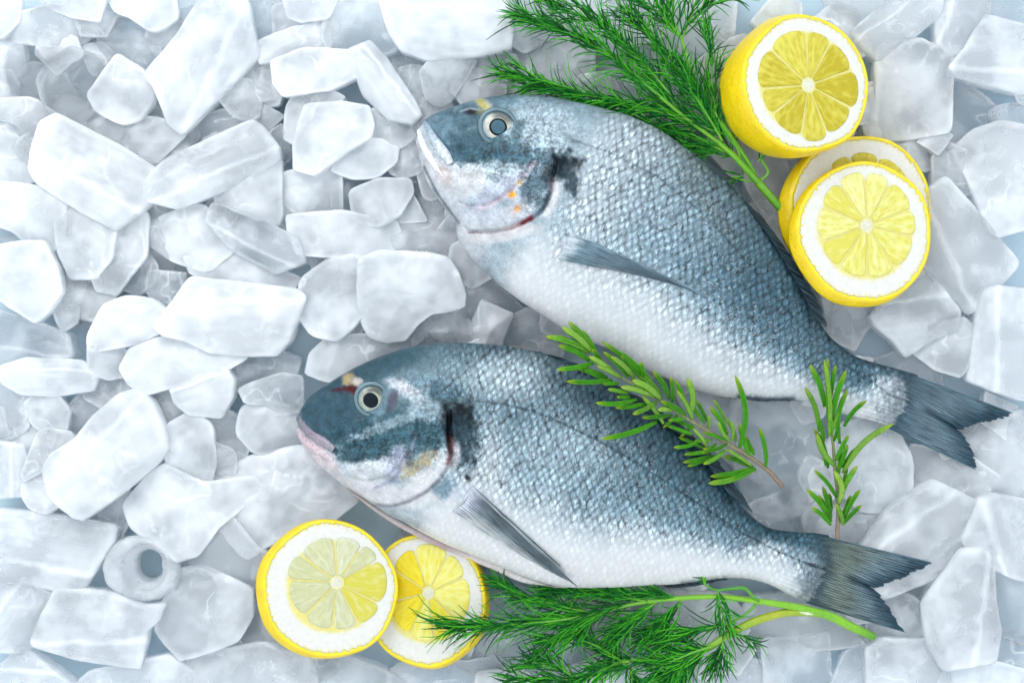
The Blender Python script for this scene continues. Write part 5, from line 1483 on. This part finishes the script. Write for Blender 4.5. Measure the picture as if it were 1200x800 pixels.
def stalk(parent, pts, r, zc, cols=((0.10, 0.33, 0.015), (0.16, 0.42, 0.02)), name='stem', ns=14, n=70):
    P = spline(pts, n)
    V, F = tube_geo(P, np.interp(np.linspace(0, 1, n), np.linspace(0, 1, len(r)), r), ns)
    c = np.stack([np.interp(np.linspace(0, 1, n), np.linspace(0, 1, len(cols)), [q[k] for q in cols]) for k in range(3)], -1)
    b = Bag(); b.add(V, F, np.repeat(c, ns, 0))
    return b.build(name, DILL_STEM, parent, zc)


# ---- upper dill
rs = np.random.default_rng(41)
ZD = 50
dill1 = empty('dill_sprig', ((800 - 600) * S, (400 - 100) * S, 30 * S))
tag(dill1, 'large feathery dill sprig at the top, between the upper fish back and the lemon half', 'dill', 'dill sprigs')
stalk(dill1, [(917,243,34),(902,227,38),(889,213,44)], [5.2, 5.0, 4.8], ZD)
stalk(dill1, [(890,214,44),(876,200,50),(861,184,52),(840,166,54)], [4.4, 4.2, 3.6, 2.8], ZD)
stalk(dill1, [(889,213,44),(877,190,48),(862,168,52),(849,150,56),(817,103,58),(799,47,50)], [3.0, 2.6, 2.4, 2.2, 1.9, 1.7], ZD)
stalk(dill1, [(889,213,44),(900,204,44),(899,196,44),(889,182,46)], [1.8, 1.7, 1.5, 1.2], ZD)
stalk(dill1, [(889,213,44),(870,210,40),(858,206,40)], [1.6, 1.3, 1.0], ZD)
K = dict(rs=rs, zc=ZD)
frond(dill1, 'frond', [(842,168,54),(796,134,60),(755,100,64),(714,66,62),(660,38,54),(612,16,44)], nb=19, l0=46, l1=24, ang=0.42, nn=5, nl=25, stem_r=(2.8, 1.0), **K)
frond(dill1, 'frond', [(842,168,54),(800,140,54),(745,125,52),(690,112,50),(640,98,44),(603,84,38)], nb=20, l0=36, l1=22, ang=0.36, nn=5, nl=24, stem_r=(2.4, 0.9), **K)
frond(dill1, 'frond', [(800,138,58),(770,95,66),(735,60,66),(700,30,60),(640,2,52)], nb=14, l0=34, l1=24, ang=0.45, nn=5, nl=22, stem_r=(2.0, 0.9), **K)
frond(dill1, 'frond', [(850,178,50),(815,162,46),(770,148,44),(720,132,44),(668,112,40),(620,100,36)], nb=17, l0=26, l1=18, ang=0.32, nn=4, nl=24, stem_r=(1.6, 0.8), **K)
frond(dill1, 'frond', [(822,112,58),(800,90,56),(786,70,54),(760,40,52),(735,18,50)], nb=11, l0=32, l1=20, ang=0.5, nn=5, nl=20, stem_r=(1.6, 0.8), **K)
frond(dill1, 'frond', [(799,47,50),(790,25,48),(783,6,46),(780,-20,44)], nb=6, l0=36, l1=26, ang=0.75, nn=4, nl=24, stem_r=(1.7, 1.0), **K)
frond(dill1, 'frond', [(799,47,50),(780,22,48),(755,3,46),(735,-12,44)], nb=6, l0=24, l1=20, ang=0.6, nn=4, nl=22, stem_r=(1.3, 0.8), **K)
frond(dill1, 'frond', [(799,47,50),(812,18,48),(835,4,50),(860,0,52)], nb=6, l0=26, l1=20, ang=0.6, nn=3, nl=22, stem_r=(1.3, 0.8), **K)
frond(dill1, 'frond', [(868,186,50),(861,169,54),(839,137,60),(833,100,62),(833,78,60),(828,30,52)], nb=12, l0=26, l1=16, ang=0.55, nn=3, nl=19, stem_r=(1.6, 0.8), **K)
frond(dill1, 'frond', [(846,166,56),(830,140,62),(815,118,66),(800,100,66)], nb=12, l0=34, l1=26, ang=0.7, nn=5, nl=17, stem_r=(1.6, 0.8), **K)
frond(dill1, 'frond', [(864,186,48),(845,176,48),(820,172,46),(790,160,44)], nb=11, l0=24, l1=16, ang=0.7, nn=5, nl=15, stem_r=(1.4, 0.8), **K)
frond(dill1, 'frond', [(889,190,46),(894,178,48),(898,170,50),(904,162,52)], nb=3, l0=20, l1=14, ang=0.7, nn=2, nl=14, stem_r=(1.1, 0.7), tuft=4, **K)
frond(dill1, 'frond', [(872,205,42),(862,208,40),(858,214,38),(858,221,36)], nb=3, l0=14, l1=10, ang=0.7, nn=2, nl=10, stem_r=(1.1, 0.7), tuft=3, **K)

# ---- lower dill
rs = np.random.default_rng(57)
ZE = 40
dill2 = empty('dill_sprig', ((850 - 600) * S, (400 - 720) * S, 26 * S))
tag(dill2, 'lower dill sprig with a thick forked stem below the lower fish', 'dill', 'dill sprigs')
STEM_GREENS = ((0.07, 0.26, 0.012), (0.17, 0.42, 0.015), (0.20, 0.46, 0.02), (0.14, 0.38, 0.02))  # stem greens from the cut end onward
stalk(dill2, [(1027,748,28),(1012,741,30),(997,734,32),(980,725,34),(964,718.5,36)], [4.6, 5.0, 5.2, 5.4, 5.4], ZE, STEM_GREENS)
stalk(dill2, [(966,719.5,36),(932,711,38),(888,704,40),(851,699,42),(823,698.5,44),(780,701,46),(758,704,46)], [4.8, 4.4, 3.6, 3.2, 3.0, 2.8, 2.6], ZE, STEM_GREENS[1:])
stalk(dill2, [(966,721,35),(945,718,35),(919,718.5,36),(888,727,36),(856,742,36),(834,757,36),(802,774,34)], [3.6, 4.6, 4.8, 4.8, 4.6, 4.2, 3.0], ZE, ((0.20,0.40,0.02),(0.36,0.40,0.02),(0.20,0.40,0.02),(0.16,0.38,0.02)))
stalk(dill2, [(962,719,37.5),(946,717.5,38),(930,715.5,37.5)], [1.5, 3.2, 1.2], ZE, ((0.50,0.58,0.34),(0.62,0.66,0.48),(0.40,0.5,0.2)), name='stem_scar')
stalk(dill2, [(889,704,42),(880,696,46),(871,688,48),(855,688.5,48),(838,690,48),(826,684,48)], [2.0, 2.0, 2.2, 1.6, 1.4, 1.2], ZE, ((0.07,0.28,0.02),(0.05,0.25,0.02)))
stalk(dill2, [(888,705,40),(880,714,40),(866,724,40),(852,730,42)], [1.8, 1.7, 1.5, 1.3], ZE, ((0.09,0.30,0.02),(0.09,0.30,0.03)))
K = dict(rs=rs, zc=ZE)
frond(dill2, 'frond', [(758,704,46),(730,709,46),(698,718,48),(656,724,54),(610,728,60),(565,730,60),(535,731,58)], nb=20, l0=34, l1=24, ang=0.33, nn=5, nl=26, stem_r=(2.2, 0.8), **K)
frond(dill2, 'frond', [(758,704,46),(720,696,46),(680,692,46),(650,690,44)], nb=11, l0=26, l1=20, ang=0.34, nn=5, nl=22, stem_r=(1.6, 0.8), **K)
frond(dill2, 'frond', [(700,718,46),(670,712,48),(640,704,48),(610,696,46),(588,684,42)], nb=10, l0=24, l1=16, ang=0.36, nn=4, nl=22, stem_r=(1.4, 0.8), **K)
frond(dill2, 'frond', [(698,720,46),(680,735,44),(660,745,42),(640,752,38)], nb=8, l0=22, l1=16, ang=0.5, nn=4, nl=22, stem_r=(1.4, 0.8), **K)
frond(dill2, 'frond', [(770,703,46),(755,715,42),(738,728,38),(722,745,34)], nb=11, l0=34, l1=18, ang=0.5, nn=5, nl=20, stem_r=(1.5, 0.8), **K)
frond(dill2, 'frond', [(800,700,44),(790,715,40),(775,732,36),(760,745,34)], nb=10, l0=32, l1=18, ang=0.55, nn=5, nl=19, stem_r=(1.4, 0.8), **K)
frond(dill2, 'frond', [(800,700,46),(780,697,46),(750,694,46),(715,690,44)], nb=9, l0=14, l1=12, ang=0.35, nn=4, nl=20, stem_r=(1.3, 0.8), **K)
frond(dill2, 'frond', [(826,684,48),(822,676,50),(818,668,52)], nb=4, l0=26, l1=12, ang=1.0, nn=4, nl=15, stem_r=(1.2, 0.8), **K)
frond(dill2, 'frond', [(840,690,48),(842,700,46),(846,716,44),(850,730,42)], nb=7, l0=16, l1=14, ang=0.9, nn=2, nl=16, stem_r=(1.1, 0.8), **K)
frond(dill2, 'frond', [(852,730,42),(838,733,42),(818,738,42),(790,744,40),(770,748,38)], nb=9, l0=26, l1=18, ang=0.45, nn=4, nl=22, stem_r=(1.4, 0.8), **K)
frond(dill2, 'frond', [(852,731,42),(858,742,42),(868,745,44),(882,752,44)], nb=4, l0=16, l1=12, ang=0.7, nn=1, nl=16, stem_r=(1.1, 0.7), tuft=4, **K)
frond(dill2, 'frond', [(836,757,40),(815,762,44),(795,770,46),(770,780,44)], nb=16, l0=30, l1=22, ang=0.75, nn=5, nl=17, stem_r=(2.0, 0.9), **K)
frond(dill2, 'frond', [(830,760,38),(812,770,42),(800,782,42),(790,800,38)], nb=14, l0=28, l1=20, ang=0.8, nn=5, nl=16, stem_r=(1.8, 0.9), **K)
frond(dill2, 'frond', [(848,748,38),(846,757,40),(842,768,40),(836,780,38)], nb=7, l0=22, l1=14, ang=0.8, nn=3, nl=15, stem_r=(1.2, 0.7), **K)
stalk(dill2, [(804,772,36),(780,768,38),(755,772,38),(730,776,36)], [2.6, 2.2, 2.0, 1.8], ZE, STEM_GREENS[1:])
frond(dill2, 'frond', [(756,771,38),(730,776,36),(705,786,34),(676,799,32)], nb=12, l0=22, l1=18, ang=0.55, nn=5, nl=18, stem_r=(1.9, 1.0), **K)
frond(dill2, 'frond', [(730,776,36),(712,764,38),(690,752,42),(665,744,44)], nb=8, l0=16, l1=12, ang=0.55, nn=4, nl=18, stem_r=(1.5, 0.8), **K)
frond(dill2, 'frond', [(676,799,32),(664,788,34),(645,780,34),(620,780,32)], nb=7, l0=18, l1=14, ang=0.5, nn=4, nl=18, stem_r=(1.4, 0.8), **K)
frond(dill2, 'frond', [(676,799,32),(655,797,32),(630,800,30),(600,796,28)], nb=8, l0=20, l1=14, ang=0.6, nn=4, nl=18, stem_r=(1.4, 0.8), **K)
frond(dill2, 'frond', [(735,778,36),(740,790,34),(745,803,32)], nb=5, l0=18, l1=14, ang=0.7, nn=3, nl=16, stem_r=(1.2, 0.7), **K)

# ---- rosemary
def leaf_geo(b0, tip, w, bend, z0, z1, up, rs, pale=0.0):
    """a narrow leaf: rolled edges, grooved middle, rounded tip"""
    n = 16; t = np.linspace(0, 1, n)
    b0, tip = np.array(b0, float), np.array(tip, float); d = tip - b0; L = np.hypot(*d); d /= L; nr = np.array([-d[1], d[0]])
    P = b0 + d * (L * t)[:, None] + nr * (bend * L * np.sin(t * math.pi) * 1.0)[:, None]
    Z = z0 + (z1 - z0) * t + up * np.sin(t * math.pi) * L * 0.12
    T = np.gradient(P, axis=0); T /= np.linalg.norm(T, axis=1)[:, None]; N = np.stack([-T[:, 1], T[:, 0]], -1)
    W = 0.62 * w * np.clip(np.minimum(0.6 + t * 1.5, 1) * np.sqrt(np.clip((1 - t) * 5.5 + 0.02, 0, 1)), 0.12, 1)
    cs = [(-1, -0.25), (-0.72, 0.42), (-0.35, 0.42), (0, 0.12), (0.35, 0.42), (0.72, 0.42), (1, -0.25), (0.5, -0.7), (-0.5, -0.7)]
    V = np.stack([np.concatenate([P + N * (W * c[0])[:, None], (Z + W * c[1])[:, None]], -1) for c in cs], 1).reshape(-1, 3)
    m = len(cs)
    F = grid_faces(n, m, wrap_m=True).tolist(); F.append(list(range(m))[::-1]); F.append([(n - 1) * m + j for j in range(m)])
    k = rs.random()
    base = np.array([0.004, 0.075, 0.002]) * (1 - k) + np.array([0.028, 0.21, 0.003]) * k
    lite = np.array([0.085, 0.32, 0.004])
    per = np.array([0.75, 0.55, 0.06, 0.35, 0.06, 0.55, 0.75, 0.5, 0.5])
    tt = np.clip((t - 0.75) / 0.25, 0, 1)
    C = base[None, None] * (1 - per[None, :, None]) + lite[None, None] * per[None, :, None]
    C = C + (np.array([0.34, 0.40, 0.015]) - C) * (tt[:, None, None] * 0.6)
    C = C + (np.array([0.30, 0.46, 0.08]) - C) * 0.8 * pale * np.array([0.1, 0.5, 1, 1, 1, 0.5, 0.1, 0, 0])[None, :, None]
    return V, F, np.clip(C, 0, 1).reshape(-1, 3)


def rosemary(label, stem_pts, stem_r, leaves, zc, seed, zleaf):
    rs = np.random.default_rng(seed)
    c = np.mean(np.array(stem_pts), 0)
    root = empty('rosemary_sprig', ((c[0] - 600) * S, (400 - c[1]) * S, (zc - 20) * S))
    tag(root, label, 'rosemary', 'rosemary sprigs')
    P = spline(stem_pts, 70); V, F = tube_geo(P, np.interp(np.linspace(0, 1, 70), np.linspace(0, 1, len(stem_r)), stem_r), 12)
    V += (0.35 * fbm(V / 3.0, seed, 2))[:, None]
    t = np.repeat(np.linspace(0, 1, 70), 12)[:, None]
    c0, c1 = np.array([0.22, 0.155, 0.115]), np.array([0.17, 0.24, 0.08])
    b = Bag(); b.add(V, F, c0 * (1 - t) + c1 * t); b.build('stem', ROSE_STEM, root, zc)
    bag = Bag()
    for lf in leaves:
        (x0, y0), (x1, y1) = lf[0], lf[1]
        w = lf[2] if len(lf) > 2 else 4.0
        bend = lf[3] if len(lf) > 3 else rs.normal(0, 0.05)
        lvl = lf[4] if len(lf) > 4 else rs.uniform(0, 1)
        k = np.argmin(np.hypot(P[:, 0] - x0, P[:, 1] - y0)); zs_ = P[k, 2]
        zt = zleaf(x1, y1, zs_, lvl)
        V, F, C = leaf_geo((x0, y0), (x1, y1), w, bend, zs_ + 2.0 * lvl, zt, 1.0, rs, pale=lf[5] if len(lf) > 5 else (0.25 if rs.random() < 0.25 else 0.0))
        bag.add(V, F, C)
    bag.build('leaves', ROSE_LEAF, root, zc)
    return root


def z25(zx, zy):  # points read from the 3.81x enlargement of the sprig
    return (630 + zx / 3.81, 370 + zy / 3.81)

LV = [((1030,690),(995,500),4.2,0.05,0.8), ((905,590),(880,265),5.4,0.10,1.0), ((960,640),(905,480),4.6,-0.04,0.6), ((975,625),(935,540),4.0,0,0.3),
 ((975,690),(765,750),6.0,-0.05,0.8), ((985,690),(860,745),4.6,0.08,0.9), ((975,685),(775,720),5.4,-0.02,0.5), ((965,675),(845,595),3.6,0.02,0.7,0.6), ((970,680),(835,628),5.0,0.03,0.5),
 ((850,570),(735,590),4.0,-0.12,0.9), ((840,600),(738,660),4.6,-0.05,0.9), ((800,600),(655,620),4.2,0,0.4), ((790,625),(650,655),4.2,0,0.3), ((760,640),(670,672),3.8,0,0.2),
 ((860,560),(805,470),3.8,-0.08,0.9,0.5), ((890,560),(840,455),3.8,0.06,0.6), ((850,530),(770,405),4.8,0.04,0.5), ((870,560),(862,470),3.6,0.08,0.9,0.5), ((840,470),(788,375),3.4,0.02,0.3),
 ((755,470),(705,375),3.8,0.03,0.4), ((760,500),(758,445),4.2,0.12,0.8,0.5), ((745,480),(690,400),3.6,0,0.6), ((840,555),(740,520),3.8,0.02,0.6), ((760,590),(690,500),3.6,0.05,0.8,0.7),
 ((690,460),(615,330),4.6,0.05,0.8,0.5), ((680,440),(660,275),6.0,0.10,1.0,0.5), ((660,400),(612,285),4.2,0.02,0.4), ((720,450),(680,380),3.8,0,0.3),
 ((600,385),(588,270),4.0,0.03,0.7), ((585,370),(510,245),5.0,0.06,0.6), ((660,440),(545,378),5.2,0.03,0.9), ((690,530),(575,488),3.8,0.02,0.3), ((660,455),(580,462),3.4,-0.04,0.7), ((700,505),(600,460),4.2,0.03,0.2),
 ((720,560),(605,585),3.8,-0.06,0.7), ((740,590),(632,543),3.6,0.02,0.2), ((530,470),(280,545),5.2,-0.04,0.9), ((600,440),(460,450),4.0,-0.02,0.8), ((600,420),(530,415),5.0,0.04,1.0,0.8),
 ((530,380),(418,435),5.0,-0.04,0.9), ((480,390),(345,408),4.4,-0.02,0.4), ((440,370),(255,385),4.6,-0.06,0.8), ((520,360),(365,315),5.6,0.05,1.0,0.7), ((545,370),(415,285),6.6,0.08,1.0,0.6),
 ((470,280),(452,205),4.4,0.04,0.8), ((510,300),(345,150),4.8,0.04,0.2), ((450,270),(360,170),4.8,0.03,0.6), ((470,290),(285,115),5.0,0.05,0.3),
 ((430,280),(320,180),5.2,0.06,0.9,0.5), ((400,270),(290,160),4.4,0.03,0.8), ((330,285),(125,290),4.8,-0.03,0.8), ((360,300),(285,300),4.0,0,0.6), ((400,345),(310,325),4.0,0.02,0.5), ((410,362),(350,360),3.8,0,0.4),
 ((310,275),(205,235),4.6,0.02,0.4), ((300,285),(160,225),5.0,0.04,0.3), ((345,260),(225,180),5.2,0.04,1.0,0.7), ((370,275),(260,220),5.0,0.03,0.9,0.6),
 ((250,210),(82,238),4.8,-0.03,0.9), ((230,200),(92,132),5.6,0.06,0.6), ((230,165),(35,92),5.8,0.07,0.7), ((240,160),(105,50),6.2,0.05,1.0,0.7), ((245,150),(135,28),5.2,0.04,0.6), ((260,170),(195,65),4.8,0.03,0.3), ((215,160),(85,88),4.0,0.03,0.8), ((280,200),(240,150),4.4,0.03,0.9), ((560,480),(460,352),4.6,0.03,0.7,0.5), ((545,350),(440,255),5.0,0.05,0.5),
 ((780,555),(700,560),3.8,0.02,0.5), ((800,570),(735,610),3.8,-0.04,0.6), ((640,430),(560,500),3.2,0.02,0.1), ((700,480),(640,540),3.2,0,0.1)]
LV = [(z25(*l[0]), z25(*l[1]), (l[2] * 0.98), *(l[3:])) for l in LV]
ST = [z25(1110, 770), z25(1040, 695), z25(950, 630), z25(850, 572), z25(740, 500), z25(620, 430), z25(500, 345), z25(400, 290), z25(320, 235), z25(250, 165)]
stem3 = [(p[0], p[1], z) for p, z in zip(ST, [46, 52, 60, 68, 76, 84, 90, 92, 92, 90])]


def z_over(x, y, zs, lvl):
    """leaf tips rest just over whatever lies below"""
    low = 30.0
    if 360 < x < 960:
        try: low = max(low, surf2(x, y) if y > 404 else low)
        except Exception: pass
    return max(low + 4, zs - 10 + 26 * lvl)

rosemary('long rosemary sprig lying across the back of the lower fish', stem3, [3.0, 2.9, 2.7, 2.5, 2.3, 2.1, 1.9, 1.7, 1.5, 1.2], LV, 76, 61, z_over)


def z2s(zx, zy):  # points read from the 3.475x enlargement of the upright sprig
    return (930 + zx / 3.475, 410 + zy / 3.475)

LU = [((140,350),(115,38),5.2,0.02,0.9,0.5), ((120,230),(58,60),5.6,0.05,0.6), ((135,290),(133,30),4.2,-0.02,0.4), ((140,220),(165,60),4.6,-0.03,0.5), ((145,310),(205,82),6.0,-0.06,0.7), ((150,340),(175,250),3.8,-0.05,0.9),
 ((100,330),(42,150),5.0,0.06,0.3), ((140,480),(85,320),5.0,0.05,0.2), ((165,470),(90,340),6.2,-0.10,0.9,0.5), ((120,370),(85,262),4.6,0.04,0.7), ((185,380),(215,155),5.2,-0.12,0.8), ((200,310),(285,205),4.8,-0.10,0.9), ((160,370),(178,290),3.8,0,0.8),
 ((200,500),(400,300),6.0,-0.12,0.9,0.6), ((190,480),(215,382),4.6,-0.03,0.8), ((200,480),(250,400),4.2,-0.04,0.5), ((170,450),(220,345),4.4,-0.04,0.7), ((180,520),(195,400),4.4,-0.02,0.4),
 ((185,625),(160,490),6.6,0.14,1.0,0.9), ((190,600),(255,470),5.4,-0.06,0.9), ((175,600),(82,488),4.2,0.05,0.8), ((200,560),(218,470),4.0,0,0.4),
 ((205,710),(275,630),4.6,-0.05,0.9), ((205,690),(270,568),5.0,-0.06,0.8), ((200,690),(235,592),4.2,-0.03,0.5), ((205,715),(170,625),4.8,0.05,0.9,0.4),
 ((155,715),(72,640),4.6,0.06,0.9), ((150,690),(52,565),5.0,0.05,0.8), ((155,690),(120,555),4.8,0.02,0.5), ((155,700),(102,590),4.4,0.03,0.7), ((155,660),(150,585),4.0,0.02,0.2), ((130,470),(110,380),4.2,0.03,0.6), ((150,330),(140,270),4.2,0.0,0.9)]
LU = [(z2s(*l[0]), z2s(*l[1]), l[2] * 0.95, *(l[3:])) for l in LU]
su = [z2s(183, 768), z2s(185, 690), z2s(182, 600), z2s(170, 500), z2s(160, 400), z2s(150, 340), z2s(140, 280)]
su3 = [(p[0], p[1], z) for p, z in zip(su, [40, 44, 47, 50, 54, 58, 60])]
rosemary('short upright rosemary sprig reaching from the lower tail up to the upper fish', su3, [2.9, 2.7, 2.4, 2.2, 2.0, 1.8, 1.4], LU, 50, 62, lambda x, y, zs, l: max(zs - 8 + 20 * l, 34))
# ------------------------------------------------------------------ light, camera, colour
w = bpy.data.worlds.new('World'); SC.world = w; w.use_nodes = True
# unseen room as a gradient: sides shaped lighter than straight above, for contrast
wg = G(w.node_tree)
bg = w.node_tree.nodes['Background']
_, _, wz = wg.sep(wg.node('ShaderNodeTexCoord').outputs['Generated'])
wg.put(bg.inputs['Color'], (0.87, 0.935, 1.0, 1))
wg.put(bg.inputs['Strength'], wg.rng(wz, 0.45, 0.97, 1.42, 1.12, True))


def area(name, loc, aim, size, power, col):
    l = bpy.data.lights.new(name, 'AREA'); l.shape = 'RECTANGLE'; l.size, l.size_y = size; l.energy = power; l.color = col
    o = bpy.data.objects.new(name, l); COL.objects.link(o); o.location = loc
    from mathutils import Vector
    o.rotation_euler = (Vector(aim) - Vector(loc)).to_track_quat('-Z', 'Y').to_euler()
    return o

area('key_light', (-0.42, 0.62, 0.80), (-0.02, 0.02, 0), (0.6, 0.5), 3.6, (1.0, 0.985, 0.96))  # unseen soft studio key lamp, placed by the direction of the light

cam = bpy.data.cameras.new('camera'); co = bpy.data.objects.new('camera', cam); COL.objects.link(co)
co.location = (0, 0, HC * S); co.rotation_euler = (0, 0, 0)
cam.sensor_width = 36.0; cam.lens = 36.0 * (HC * S) / 0.5
cam.clip_start = 0.01; cam.clip_end = 20.0
SC.camera = co
SC.render.engine = 'CYCLES'
cy = SC.cycles
cy.max_bounces = 12; cy.transmission_bounces = 10; cy.diffuse_bounces = 5; cy.glossy_bounces = 4; cy.transparent_max_bounces = 8
cy.caustics_reflective = True; cy.caustics_refractive = True; cy.blur_glossy = 1.0
cy.volume_bounces = 14; cy.max_bounces = 26; cy.transmission_bounces = 12; cy.diffuse_bounces = 8
cy.use_adaptive_sampling = True; cy.adaptive_threshold = 0.03; cy.adaptive_min_samples = 12
cy.use_denoising = True
cy.sample_clamp_indirect = 6.0
vs = SC.view_settings
vs.view_transform = 'Standard'; vs.look = 'None'; vs.exposure = 0.17; vs.gamma = 1.0
SC.display_settings.display_device = 'sRGB'
